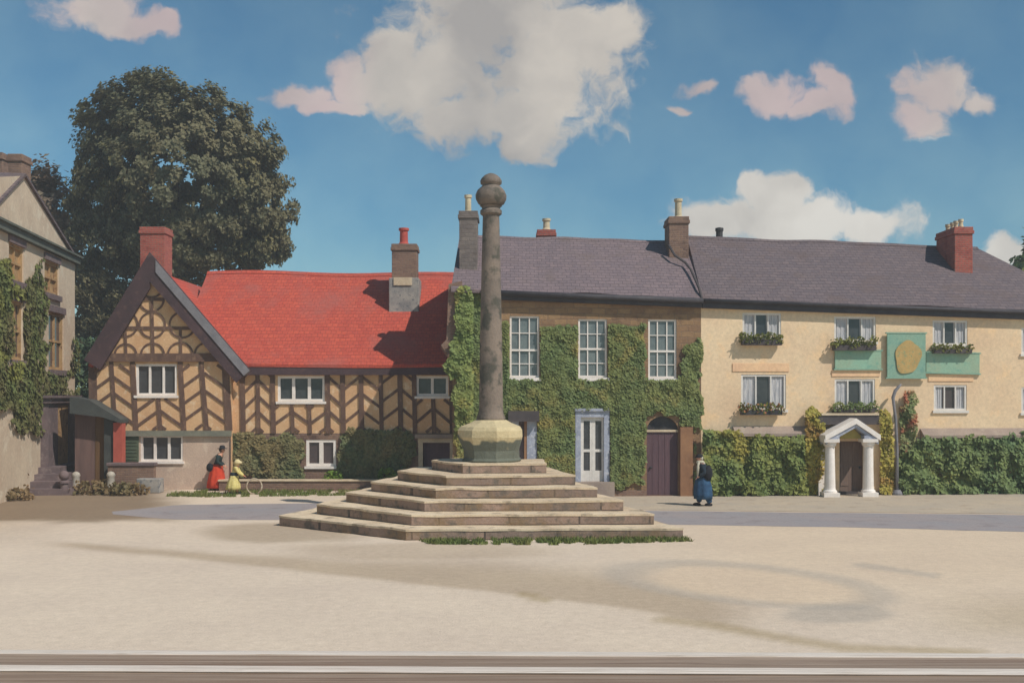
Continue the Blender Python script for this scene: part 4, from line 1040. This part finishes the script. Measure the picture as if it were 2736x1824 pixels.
# ivy on range base
ivy('ivy', Fr, [[(616, 1156), (735, 1160), (805, 1170), (815, 1250), (800, 1290), (740, 1290), (700, 1280), (616, 1270)]], 3400, .14, 'ivybrown', 'mixed green and brown creeper on the timbered house, left of its low two-light window', [rw_lo, rdoor], 20, base=Fr.P(Fr.U(700), 0))
ivy('ivy', Fr, [[(905, 1165), (930, 1152), (1010, 1142), (1100, 1150), (1112, 1185), (1105, 1290), (905, 1290)]], 3600, .14, 'ivybrown', 'mixed green and brown creeper between the low window and the low dark doorway', [rw_lo, rdoor], 20, base=Fr.P(Fr.U(1000), 0))
# shrubs
def shrub(name, label, px, d, w, h, n, size, mat, dp=None, group=None, stem=True):
    c = gp(px, d); dp = dp or w*.8; t = thing(name, label, 'shrub' if name != 'hedge' else 'hedge', (c.x, c.y, 0), group)
    m = MB(); pts = []; sd = px*.013
    while len(pts) < n:
        v = Vector((random.uniform(-1, 1), random.uniform(-1, 1), random.uniform(0, 1)))
        r = math.sqrt(v.x*v.x+v.y*v.y+(v.z*1.0-.35)**2*1.6)
        if r > 1+.35*mnoise.noise(v*2.3+Vector((sd, sd, 0))): continue
        if r < .45 and random.random() < .8: continue
        pts.append(Vector((c.x+v.x*w/2, c.y+v.y*dp/2, max(.03, v.z*h))))
    leaves_in(m, pts, size); m.build('foliage', mat, t)
    m = MB()
    for k in range(4):
        a = k*1.7+sd; m.tube([(c.x+.04*math.cos(a), c.y+.04*math.sin(a), 0), (c.x+w*.15*math.cos(a), c.y+dp*.15*math.sin(a), h*.4), (c.x+w*.28*math.cos(a), c.y+dp*.28*math.sin(a), h*.75)], [.03, .02, .008], 5)
    m.build('stem', 'trunk', t)
    return t
shrub('shrub', 'bright green shrub below the low two-light window of the timbered house', 893, 42.75, .9, .72, 420, .14, 'brightleaf')
shrub('shrub', 'bright green shrub by the low wall, just left of the stone steps', 1035, 42.75, .9, .85, 420, .14, 'brightleaf')
shrub('shrub', 'tall dark green bush filling the gap between left gabled house and timbered house', 232, 55, 3.4, 6.6, 3600, .3, 'gapleaf', 2.5)
for (px, d_, w_, h_, lab) in ((20, 40.4, 1.8, .8, 'low brown scrub shrub at the far left edge'), (250, 41.0, 1.8, .5, 'low brown scrub shrub before the shed doors'), (340, 40.6, 1.6, .45, 'low brown scrub shrub before the low dark brick wall'), (30, 38.6, 1.6, .4, 'low brown scrub shrub before the left house steps')):
    shrub('shrub', lab, px, d_, w_, h_, 380, .16, 'scrubleaf', group='brown scrub by the left house')

# ivy on the ivy house
HOL = [S1, S2, S3, D1, D2, D3, (Fi.U(1813), Fi.U(1850), 0, Fi.Z(1830, 1140))]
ivy('ivy', Fi, [[(1214, 960), (1228, 775), (1290, 770), (1292, 866), (1450, 862), (1540, 872), (1720, 868), (1723, 930), (1725, 1015), (1815, 1012), (1822, 930), (1874, 900), (1876, 1140), (1854, 1145), (1852, 1318), (1816, 1318), (1816, 1135), (1770, 1104), (1726, 1128), (1724, 1299), (1440, 1302), (1214, 1310)]],
    36000, .135, 'ivyleaf', 'thick ivy covering the stone house around its sash windows and blue door', HOL, 18, (.03, .13), base=Fi.P(5, 0))
ivy('ivy', Fi, [[(1186, 985), (1196, 955), (1212, 930), (1218, 775), (1262, 768), (1262, 1150), (1216, 1150), (1213, 1005), (1196, 1012)]], 2600, .17, 'ivyside', 'light green ivy on the house corner beside the stone column', HOL, 12, (.1, .3), base=Fi.P(.6, 0))
# hedges at the inn
def hedge(label, F, poly, n, size, mat, depth=.7, name='hedge', cat='hedge', edge=14):
    m = MB(); xs_ = [p[0] for p in poly]; ys_ = [p[1] for p in poly]; k = 0
    while k < n:
        x, y = random.uniform(min(xs_), max(xs_)), random.uniform(min(ys_), max(ys_))
        q = fnoise(x, y, 40, 4.4)*edge+fnoise(x, y, 14, 2.4)*edge*.5
        if not in_poly(x+q*.6, y+q, poly): continue
        o = max(.05, depth*(.5+.45*fnoise(x, y, 34, 7.7)+random.uniform(-.22, .12)))
        u, z = F.uz(x, y, o)
        if z < .03: continue
        m.leaf(F.P(u, z, o), F.n+Vector((random.gauss(.1, .38), random.gauss(0, .38), random.gauss(.45, .38))), size*random.uniform(.6, 1.35), random.uniform(.6, .95)); k += 1
    return tag(m.build(name, mat, origin=F.P(F.U(sum(xs_)/len(xs_)), 0)), label, cat)
hedge('yellow-green hedge against the inn between the arched door and the porch', Fn, [(1880, 1150), (1960, 1150), (2000, 1160), (2150, 1165), (2160, 1322), (1880, 1322)], 5600, .17, 'hedgeleaf')
hedge('dark green hedge against the inn right of the white porch', Fn, [(2395, 1225), (2440, 1190), (2480, 1168), (2560, 1164), (2680, 1170), (2736, 1155), (2900, 1150), (2900, 1322), (2395, 1322)], 7200, .17, 'hedgedark')
hedge('tall golden bush immediately left of the white porch columns', Fn, [(2152, 1100), (2168, 1085), (2200, 1110), (2208, 1200), (2206, 1322), (2152, 1322)], 1900, .15, 'goldleaf', .6, 'shrub', 'shrub', 8)
hedge('tall golden bush immediately right of the white porch columns', Fn, [(2352, 1105), (2366, 1092), (2384, 1120), (2388, 1322), (2354, 1322)], 1100, .15, 'goldleaf', .6, 'shrub', 'shrub', 7)
# curved lamp bracket and flowering climber
t = thing('iron_post', 'tall grey iron post with hooked top beside the flowering climber', 'post', Fn.P(Fn.U(2396, .35), 0, .35))
m = MB(); pth = [Fn.P(Fn.U(2397, .35), 0, .35)]+[Fn.P(*Fn.uz(x, y, .35), .35) for (x, y) in ((2397, 1200), (2393, 1120), (2388, 1080), (2386, 1062), (2392, 1044), (2402, 1032), (2408, 1026))]
m.tube(pth, [.06, .055, .055, .055, .065, .065, .055, .03], 8); m.build('pole', 'leadgrey', t, smooth=True)
m = MB(); m.lathe([(.2, 0), (.2, .08), (.12, .2)], pth[0], 12); m.build('base', 'leadgrey', t)
tc2 = hedge('slender climber with rusty red flowers beside the grey iron post', Fn, [(2420, 1045), (2445, 1045), (2455, 1075), (2440, 1090), (2455, 1120), (2452, 1150), (2440, 1200), (2425, 1235), (2405, 1230), (2404, 1130), (2404, 1090), (2415, 1075)], 900, .13, 'climberleaf', .4, 'climbing_plant', 'climber', 10)

# ================================================================ MARKET CROSS
cc = Vector((at(1312, 1200, 33.0).x, 33.0, 0))
mc = thing('market_cross', 'tall stone column with urn finial on stepped base in the middle of the square', 'monument', cc)
LX = [748, 845, 925, 991, 1062, 1154]; FX = [1088, 1100, 1134, 1164, 1192, 1236]; RX = [1825, 1748, 1664, 1594, 1537, 1462]
RIS = .285
prev = None
for k in range(6):
    dF = 27.8+.76*k; dLk = 30.95+.5*k; dRk = 28.1+.76*k; dBk = 37.2-.45*k
    z0, z1 = RIS*k, RIS*(k+1)
    Lp, Fp, Rp = gp(LX[k], dLk), gp(FX[k], dF), gp(RX[k], dRk)
    R2 = Vector((1.9-.19*k, 35.6-.27*k, 0)); L2 = Vector((Lp.x+1.6-.27*k, dBk-.5, 0))
    def ring(pts, n):
        o = []
        for i in range(len(pts)):
            a, b = pts[i], pts[(i+1) % len(pts)]
            for j in range(n): o.append(a.lerp(b, j/n))
        return o
    pts = ring([Lp, Fp, Rp, R2, L2], 18); base = [Vector((p.x+.05*mnoise.noise(Vector((p.x*1.6, p.y*1.6, k))), p.y+.07*mnoise.noise(Vector((p.y*1.6, p.x*1.3, k+4))), z0)) for p in pts]
    m = MB(); n = len(base); i = 0
    zt = [z1-.055+.026*mnoise.noise(Vector((p.x*1.1, p.y*1.1, k*3.3))) for p in base]
    for i in range(n):
        j = (i+1) % n; a, b = base[i], base[j]
        m.poly([a, b, Vector((b.x, b.y, zt[j])), Vector((a.x, a.y, zt[i]))])
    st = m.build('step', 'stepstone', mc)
    # pale worn tread slab with a small nosing
    m = MB(); ctr = sum(base, Vector())/n
    top = []; 
    for p, z in zip(base, zt):
        dv = (Vector((p.x, p.y, 0))-Vector((ctr.x, ctr.y, 0))).normalized()*(.016+.014*mnoise.noise(Vector((p.x*3, p.y*3, k))))
        top.append(Vector((p.x+dv.x, p.y+dv.y, z)))
    for i in range(n):
        j = (i+1) % n; a, b = top[i], top[j]; up = Vector((0, 0, .055))
        m.poly([a, b, b+up, a+up])
        a2, b2 = Vector((base[i].x, base[i].y, zt[i])), Vector((base[j].x, base[j].y, zt[j])); m.poly([b, a, a2, b2])
    m.poly([p+Vector((0, 0, .055)) for p in top])
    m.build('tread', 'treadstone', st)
ZT = RIS*6
kk = 33.0/F_PX
def zz(py): return CAM_H+(HY-py)*kk
m = MB(); prof = [(.86, ZT-.02), (.9, ZT+.05), (.84, ZT+.12), (.84, ZT+.35), (.98, ZT+.75), (.97, ZT+.95), (.9, ZT+1.06), (.62, ZT+1.17), (.46, ZT+1.26)]
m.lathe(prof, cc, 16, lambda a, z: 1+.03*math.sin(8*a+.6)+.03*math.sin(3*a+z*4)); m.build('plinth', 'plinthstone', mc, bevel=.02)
m = MB(); zb = ZT+1.2; ztop = zz(572)
m.lathe([(.44, zb), (.44, zb+.13), (.38, zb+.26), (.365, zb+.5), (.338, zb+2.5), (.29, zb+4.6), (.25, ztop-.02), (.25, ztop)], cc, 28, lambda a, z: 1+.008*math.sin(z*5+a*2)); m.build('shaft', 'shaftstone', mc, smooth=True)
m = MB(); m.lathe([(.27, ztop-.05), (.33, ztop), (.33, ztop+.1), (.27, ztop+.16), (.3, ztop+.22), (.34, ztop+.24)], cc, 24); cap = m.build('capital', 'shaftstone', mc)
zu = ztop+.22
m = MB(); m.lathe([(.24, zu), (.38, zu+.08), (.45, zu+.22), (.46, zu+.35), (.4, zu+.5), (.28, zu+.62), (.25, zu+.66), (.32, zu+.69), (.33, zu+.78), (.29, zu+.86), (.2, zu+.95), (.1, zu+1.0), (.03, zu+1.02)], cc, 24,
        lambda a, z: 1+(.035*math.sin(10*a) if z < zu+.6 else 0)); m.build('urn_finial', 'shaftstone', mc, smooth=True)

# ================================================================ GRASS
def grass(poly_px, n, label, h=.16, mat='grassblade'):
    m = MB(); xs_ = [p[0] for p in poly_px]; ys_ = [p[1] for p in poly_px]; k = 0
    while k < n:
        x, y = random.uniform(min(xs_), max(xs_)), random.uniform(min(ys_), max(ys_))
        if not in_poly(x, y, poly_px) or fnoise(x, y*3, 30, 2.9) < -.25: continue
        p = ground(x, y); a = random.uniform(0, 6.28); w_ = .03; hh = h*random.uniform(.4, 1.2); d = Vector((math.cos(a), math.sin(a), 0))
        m.poly([p-d*w_, p+d*w_, p+Vector((random.gauss(0, .05), random.gauss(0, .05), hh))]); k += 1
    return tag(m.build('grass', mat, origin=ground(sum(xs_)/len(xs_), sum(ys_)/len(ys_))), label, 'grass', kind='stuff')
grass([(470, 1316), (560, 1310), (1060, 1308), (1040, 1322), (560, 1328), (440, 1326)], 3800, 'thin green grass verge before the long low wall', .12)
grass([(1120, 1444), (1830, 1437), (1850, 1446), (1500, 1456), (1150, 1454)], 3200, 'green grass growing along the foot of the stone steps', .11)

# ================================================================ TREES
def tree(name, label, px, d, blobs, clusters, per, size, mat, trunk_r=.45, extra=None, group=None):
    base = gp(px, d); t = thing(name, label, 'tree', base, group)
    cen = []; tot = sum(b[2]*b[3] for b in blobs)
    for (bx_, by_, rx, ry) in blobs:
        n = max(3, int(clusters*rx*ry/tot)); c = at(bx_, by_, d); k = d/F_PX
        for i in range(n):
            while True:
                v = Vector((random.uniform(-1, 1), random.uniform(-1, 1), random.uniform(-1, 1)))
                if .3 < v.length < 1: break
            cen.append(c+Vector((v.x*rx*k, v.y*(rx+ry)*.5*k*.8, v.z*ry*k)))
    m = MB()
    for c in cen:
        cr = random.uniform(.55, 1.1)*size*3.0; nd = (c-(base+Vector((0, 0, at(px, blobs[0][1], d).z)))).normalized()
        for i in range(per):
            v = Vector((random.gauss(0, 1), random.gauss(0, 1), random.gauss(0, .8)))
            if v.length > 1.7: v *= 1.7/v.length*random.random()
            v *= cr*.55
            m.leaf(c+v, nd*1.2+Vector((random.gauss(0, .5), random.gauss(-.2, .5), random.gauss(.4, .5))), size*random.uniform(.6, 1.4), random.uniform(.6, .95))
    m.build('crown', mat, t)
    m = MB(); top = at(px, blobs[0][1], d)
    m.tube([base, base+Vector((.1, 0, top.z*.3)), base+Vector((-.1, .1, top.z*.6)), top], [trunk_r*1.3, trunk_r, trunk_r*.75, trunk_r*.3], 10)
    for c in cen[::max(1, len(cen)//14)]:
        s0 = base+Vector((0, 0, random.uniform(.35, .75)*top.z)); m.tube([s0, s0.lerp(c, .5)+Vector((0, 0, .3)), c], [trunk_r*.4, trunk_r*.22, .04], 6)
    m.build('trunk', 'trunk', t)
    return t
tree('broadleaf_tree', 'huge dark round-crowned tree rising behind the timbered house', 470, 64, [
    (470, 480, 250, 220), (400, 290, 150, 90), (300, 330, 95, 80), (560, 330, 110, 85), (650, 420, 105, 110), (700, 560, 85, 130), (300, 470, 90, 90), (270, 540, 80, 90), (290, 660, 110, 110), (500, 650, 220, 110), (690, 660, 85, 70), (240, 780, 60, 110), (300, 820, 70, 100), (420, 235, 75, 40), (260, 400, 60, 40), (220, 520, 45, 50), (245, 900, 40, 120)],
    1150, 140, .24, 'treeleaf', .6)
tree('broadleaf_tree', 'smaller dark tree showing above the roof slope of the left gabled house', 130, 66, [(120, 560, 55, 100), (100, 490, 30, 45), (150, 650, 45, 90), (135, 500, 18, 30), (175, 720, 30, 60), (60, 560, 60, 80)], 130, 70, .34, 'copperleaf', .35)
tree('broadleaf_tree', 'green tree cut by the right edge beyond the inn roof', 2760, 62, [(2785, 720, 60, 75), (2765, 770, 40, 45), (2805, 660, 50, 60)], 110, 70, .32, 'hedgedark', .35)

# ================================================================ PEOPLE
def skin_mesh(name, joints, edges, mat, parent, org, roots, sub=1):
    me = bpy.data.meshes.new(name); names = list(joints); idx = {n: i for i, n in enumerate(names)}
    me.from_pydata([Vector(joints[n][0]) for n in names], [(idx[a], idx[b]) for a, b in edges], []); me.update()
    o = bpy.data.objects.new(name, me); COL.objects.link(o); o.parent = parent; me.materials.append(MATS[mat])
    sk = o.modifiers.new('Skin', 'SKIN'); sk.use_smooth_shade = True
    for n in names:
        sv = me.skin_vertices[0].data[idx[n]]; r = joints[n][1]; sv.radius = r if isinstance(r, tuple) else (r, r); sv.use_root = n in roots
    ss = o.modifiers.new('Subdivision', 'SUBSURF'); ss.levels = sub; ss.render_levels = sub
    return o
def hand(J, E, tagn, w, d, side, curl=.5):
    """palm joint w, direction d; five finger chains rooted in the palm"""
    w = Vector(w); d = Vector(d).normalized(); s = Vector(side).normalized(); dn = d.cross(s).normalized()
    J['palm'+tagn] = (w+d*.07, (.034, .018)); E.append(('wrist'+tagn, 'palm'+tagn))
    roots = []
    for i, (off, ln) in enumerate(((-.028, .062), (-.009, .075), (.01, .07), (.028, .055))):
        a = w+d*.085+s*off; b = a+d*ln*.55+dn*ln*.2*curl; c = b+d*ln*.3+dn*ln*.5*curl
        for k, (q, r) in enumerate(((a, .009), (b, .0085), (c, .007))): J['f%s%d%d' % (tagn, i, k)] = (q, r)
        E += [('f%s%d0' % (tagn, i), 'f%s%d1' % (tagn, i)), ('f%s%d1' % (tagn, i), 'f%s%d2' % (tagn, i))]; roots.append('f%s%d0' % (tagn, i))
    a = w+d*.035-s*.03; b = a+d*.035-s*.03; c = b+d*.03+dn*.015
    for k, (q, r) in enumerate(((a, .011), (b, .0095), (c, .008))): J['t%s%d' % (tagn, k)] = (q, r)
    E += [('t%s0' % tagn, 't%s1' % tagn), ('t%s1' % tagn, 't%s2' % tagn)]; roots.append('t%s0' % tagn)
    return roots
def figure(P, H, fac):
    """P joints for a 1.7 m adult facing fac (+1 right, -1 left); scaled to H. returns dict scaled"""
    k = H/1.7; return {n: (Vector((v[0]*fac, v[1], v[2]))*k, (tuple(q*k for q in r) if isinstance(r, tuple) else r*k)) for n, (v, r) in P.items()}
def person(label, loc, H, fac, lean, arms, legs, head_r=.098):
    """arms: {'l': (elbow, wrist), 'r': ...}; legs: {'l': (knee, ankle), ...} in adult metres, facing +x"""
    t = thing('person', label, 'person', loc)
    lx = lean
    P = {'pelvis': ((0, 0, .93), (.15, .12)), 'waist': ((lx*.35, 0, 1.08), (.13, .1)), 'chest': ((lx*.8, 0, 1.28), (.16, .12)), 'collar': ((lx*1.05, 0, 1.43), (.09, .07)), 'neck': ((lx*1.2+.02, 0, 1.5), .052),
         'jaw': ((lx*1.35+.05, 0, 1.555), (.066, .07)), 'head': ((lx*1.35+.035, 0, 1.63), (.08, .092)), 'crown': ((lx*1.35+.02, 0, 1.69), (.055, .065)),
         'nose': ((lx*1.35+.135, 0, 1.6), .014)}
    E = [('pelvis', 'waist'), ('waist', 'chest'), ('chest', 'collar'), ('collar', 'neck'), ('neck', 'jaw'), ('jaw', 'head'), ('head', 'crown'), ('head', 'nose')]
    roots = ['pelvis']
    for s, sy in (('l', 1), ('r', -1)):
        el_, wr = arms[s]; kn, an = legs[s]
        P['sh'+s] = ((lx*.95, .17*sy, 1.4), .062); P['elbow'+s] = (el_, .044); P['wrist'+s] = (wr, .03)
        P['hip'+s] = ((0, .09*sy, .86), .095); P['knee'+s] = (kn, .062); P['ankle'+s] = (an, .042); P['toe'+s] = ((an[0]+.17, an[1], .035), (.035, .04))
        E += [('collar', 'sh'+s), ('sh'+s, 'elbow'+s), ('elbow'+s, 'wrist'+s), ('pelvis', 'hip'+s), ('hip'+s, 'knee'+s), ('knee'+s, 'ankle'+s), ('ankle'+s, 'toe'+s)]
        d = (Vector(wr)-Vector(el_)); roots += hand(P, E, s, wr, d, (0, sy, 0) if abs(d.normalized().y) < .8 else (0, 0, 1))
        P['ear'+s] = ((lx*1.35+.02, .1*sy, 1.61), .014); E.append(('head', 'ear'+s))
    J = figure(P, H, fac)
    body = skin_mesh('body', J, E, 'skin', t, loc, roots, 2)
    k = H/1.7
    for sy in (1, -1):
        m = MB(); m.ball(Vector(loc)+Vector((fac*(lx*1.35+.108), .034*sy, 1.625))*k, .013*k, seg=8, rings=6); m.build('eye', 'blackcloth', t)
    m = MB(); m.ball(Vector(loc)+Vector((fac*(lx*1.35+.11), 0, 1.562))*k, .02*k, .5, 1.1, .3, 8, 6); m.build('mouth', 'redcloth', t)
    return t, J, k
def garment(name, mat, t, J, parts, edges, grow, root, sub=2):
    G = {n: (J[n][0], tuple(q+grow for q in J[n][1]) if isinstance(J[n][1], tuple) else J[n][1]+grow) for n in parts}
    return skin_mesh(name, G, edges, mat, t, None, [root], sub)
def skirt(name, mat, t, loc, prof, folds=9, amp=.06, shift=None):
    m = MB(); m.lathe(prof, loc, 36, lambda a, z: 1+amp*math.sin(folds*a)*(1 if z < prof[-2][1] else .3))
    if shift:
        for i, v in enumerate(m.v):
            f = (v.z-loc[2])/prof[-1][1]; m.v[i] = v+Vector((shift*f, 0, 0))
    return m.build(name, mat, t, smooth=True)
TORSO = ['pelvis', 'waist', 'chest', 'collar', 'shl', 'elbowl', 'wristl', 'shr', 'elbowr', 'wristr']
TE = [('pelvis', 'waist'), ('waist', 'chest'), ('chest', 'collar'), ('collar', 'shl'), ('shl', 'elbowl'), ('elbowl', 'wristl'), ('collar', 'shr'), ('shr', 'elbowr'), ('elbowr', 'wristr')]
# woman in black hat and red skirt
L0 = ground(577, 1309); H0 = 1.66
t, J, k = person('person in black hat, dark green jacket and long red skirt walking with the child', L0, H0, 1, .17,
    {'l': ((.1, .25, 1.14), (.3, .2, .98)), 'r': ((.12, -.25, 1.14), (.33, -.16, 1.0))},
    {'l': ((.08, .09, .48), (.16, .09, .09)), 'r': ((-.02, -.09, .48), (-.17, -.09, .09))})
garment('jacket', 'darkgreencloth', t, J, TORSO, TE, .024, 'pelvis')
skirt('skirt', 'redcloth', t, L0, [(.36*k, .1), (.35*k, .3), (.3*k, .6), (.22*k, .9), (.165*k, 1.02)], 9, .06, .05)
hc = L0+Vector((.17*1.35+.025, 0, 1.67))*k
m = MB(); m.lathe([(.19, -.005), (.2, .01), (.11, .02), (.1, .1), (.06, .13)], hc, 20); m.build('hat', 'blackcloth', t, smooth=True)
m = MB(); m.ball(hc+Vector((-.045, 0, -.04)), .1, .9, 1, 1); m.build('hair', 'brownhair', t, smooth=True)
m = MB(); m.ball(L0+Vector((-.2, -.16, .93))*k, .17, .8, .6, 1); tg = m.build('bag', 'blackcloth', t, smooth=True)
for s, x in (('l', .16), ('r', -.17)):
    m = MB(); m.ball(L0+Vector((x+.07, .09 if s == 'l' else -.09, .05))*k, .13, 1, .42, .45); m.build('shoe', 'blackcloth', t, smooth=True)
# child in yellow dress with a hoop
L1 = ground(622, 1320); H1 = 1.22
t, J, k = person('child in cream bonnet, yellow dress and dark sash leaning forward to bowl a hoop', L1, H1, 1, .2,
    {'l': ((.3, .22, 1.16), (.5, .16, 1.0)), 'r': ((.36, -.22, 1.14), (.62, -.12, .98))},
    {'l': ((.1, .09, .48), (.24, .09, .09)), 'r': ((-.04, -.09, .48), (-.2, -.09, .09))})
garment('bodice', 'yellowcloth', t, J, TORSO, TE, .03, 'pelvis')
skirt('dress', 'yellowcloth', t, L1, [(.37*k, .26*k), (.36*k, .4*k), (.3*k, .65*k), (.22*k, .9*k), (.19*k, 1.03*k)], 8, .07, .05)
m = MB(); m.lathe([(.2*k, .98*k), (.215*k, 1.0*k), (.21*k, 1.12*k), (.19*k, 1.15*k)], L1+Vector((.055, 0, 0)), 20); m.build('sash', 'navycloth', t, smooth=True)
hc = L1+Vector((.2*1.35+.02, 0, 1.64))*k
m = MB(); m.ball(hc+Vector((-.035, 0, .02)), .125, 1, 1, 1); m.lathe([(.15, -.06), (.16, -.04), (.12, .02)], hc+Vector((-.01, 0, .05)), 20); m.build('bonnet', 'creamcloth', t, smooth=True)
for s in ('l', 'r'):
    p = L1+J['wrist'+s][0]; q = L1+J['elbow'+s][0]
    m = MB(); m.tube([p.lerp(q, .35), p.lerp(q, .02)], .042, 10); m.build('cuff', 'redcloth', t, smooth=True)
for y, x in ((.09, .24), (-.09, -.2)):
    m = MB(); m.ball(L1+Vector((x+.07, y, .06))*k, .12, 1, .42, .45); m.build('shoe', 'blackcloth', t, smooth=True)
hp = ground(679, 1320); hr = .285
m = MB(); ringp = [Vector((hp.x+hr*math.cos(a*math.pi/24), hp.y+.02, hr+.015+hr*math.sin(a*math.pi/24))) for a in range(49)]
m.tube(ringp, .026, 8); tag(m.build('hoop', 'hoopwood', origin=(hp.x, hp.y, 0), smooth=True), 'thin wooden play hoop standing upright before the child', 'hoop')
# man in blue
L2 = ground(1880, 1351); H2 = 1.7
t, J, k = person('person in dark cap, pale scarf and long blue coat walking on the pavement', L2, H2, -1, .08,
    {'l': ((-.06, .27, 1.14), (.12, .24, .96)), 'r': ((.0, -.27, 1.14), (.2, -.22, 1.0))},
    {'l': ((.12, .09, .48), (.14, .09, .09)), 'r': ((-.02, -.09, .48), (-.22, -.09, .09))})
garment('coat', 'navycloth', t, J, TORSO, TE, .034, 'pelvis')
LEG = ['pelvis', 'hipl', 'kneel', 'anklel', 'hipr', 'kneer', 'ankler']
garment('trousers', 'bluecloth', t, J, LEG, [('pelvis', 'hipl'), ('hipl', 'kneel'), ('kneel', 'anklel'), ('pelvis', 'hipr'), ('hipr', 'kneer'), ('kneer', 'ankler')], .055, 'pelvis')
skirt('coat_skirt', 'bluecloth', t, L2, [(.3*k, .24), (.31*k, .4), (.29*k, .65), (.24*k, .9), (.2*k, 1.04)], 7, .07, -.03)
hc = L2+Vector((-(.08*1.35+.03), 0, 1.67))*k
m = MB(); m.ball(hc+Vector((0, 0, .0)), .115, 1, 1, .65); m.lathe([(.1, -.03), (.12, -.015), (.1, 0)], hc+Vector((-.05, 0, -.01)), 16); m.build('cap', 'blackcloth', t, smooth=True)
m = MB(); m.ball(hc+Vector((.06, 0, -.06)), .085, .8, 1, 1); m.build('hair', 'palescarf', t, smooth=True)
m = MB(); c = L2+J['neck'][0]
m.lathe([(.1, -.08), (.14, -.05), (.13, .0), (.09, .03)], c, 18); m.tube([c+Vector((.09, -.1, -.04)), c+Vector((.13, -.17, -.2)), c+Vector((.12, -.2, -.42))], [.05, .055, .04], 8); m.tube([c+Vector((-.06, -.1, -.04)), c+Vector((-.1, -.17, -.2)), c+Vector((-.12, -.19, -.5))], [.05, .05, .03], 8)
m.build('scarf', 'palescarf', t, smooth=True)
m = MB(); m.ball(L2+Vector((.1, -.2, 1.12))*k, .2, .85, .6, 1.3); m.build('bag', 'blackcloth', t, smooth=True)
for y, x in ((.09, -.14), (-.09, .22)):
    m = MB(); m.ball(L2+Vector((x-.07, y, .05))*k, .14, 1, .42, .45); m.build('shoe', 'blackcloth', t, smooth=True)

# ================================================================ PICTURE FRAME EDGE, ADDED AS A MOULDED RAIL IN THE FOREGROUND
def rp(py, z): return (CAM_H-z)*F_PX/(py-HY), z
prof = [rp(1734, .06), rp(1736, .09), rp(1739, .1), rp(1743, .1), rp(1746, .085), rp(1755, .07), rp(1766, .07), rp(1774, .085), rp(1779, .1), rp(1785, .107), rp(1790, .1), rp(1793, .08), rp(1808, .07), rp(1850, .06)]
t = thing('frame_rail', 'bottom edge of a picture frame, added as a long weathered brown moulded rail across the view', 'rail', (0, 14.6, 0))
def framepart(name, mat, pr, parent):
    m = MB(); n = 40
    pts = []
    for i in range(n+1):
        x = -11+22*i/n; pts.append([Vector((x, y-(x+7.5)*.016+.01*mnoise.noise(Vector((x*.7, y*3, 0))), z)) for (y, z) in pr])
    for i in range(n):
        for j in range(len(pr)-1): m.poly([pts[i][j], pts[i+1][j], pts[i+1][j+1], pts[i][j+1]])
        m.poly([pts[i][0], Vector((pts[i][0].x, pts[i][0].y, 0)), Vector((pts[i+1][0].x, pts[i+1][0].y, 0)), pts[i+1][0]])
        a, b = pts[i][-1], pts[i+1][-1]; m.poly([a, b, Vector((b.x, b.y, 0)), Vector((a.x, a.y, 0))])
    for q in (pts[0], pts[-1]): m.poly(q+[Vector((q[-1].x, q[-1].y, 0)), Vector((q[0].x, q[0].y, 0))])
    return m.build(name, mat, parent)
framepart('inner_bead', 'framehighlight', prof[:5], t); framepart('cove', 'framewood', prof[4:8], t); framepart('outer_bead', 'framehighlight', prof[7:12], t); framepart('outer_slope', 'framewood', prof[11:], t)

# ================================================================ THIN AIR
HAZE_D = .0017
m = MB(); m.box(-420, 420, -80, 300, -1.0, 26.0)
hm = bpy.data.materials.new('haze'); hm.use_nodes = True; hn = hm.node_tree; hn.nodes.clear()
ho = N(hn, 'ShaderNodeOutputMaterial'); pv = N(hn, 'ShaderNodeVolumePrincipled')
pv.inputs['Color'].default_value = (.86, .84, .82, 1); pv.inputs['Density'].default_value = HAZE_D; pv.inputs['Anisotropy'].default_value = 0
hn.links.new(pv.outputs[0], ho.inputs['Volume']); MATS['haze'] = hm
hz = m.build('haze', 'haze'); hz['kind'] = 'stuff'
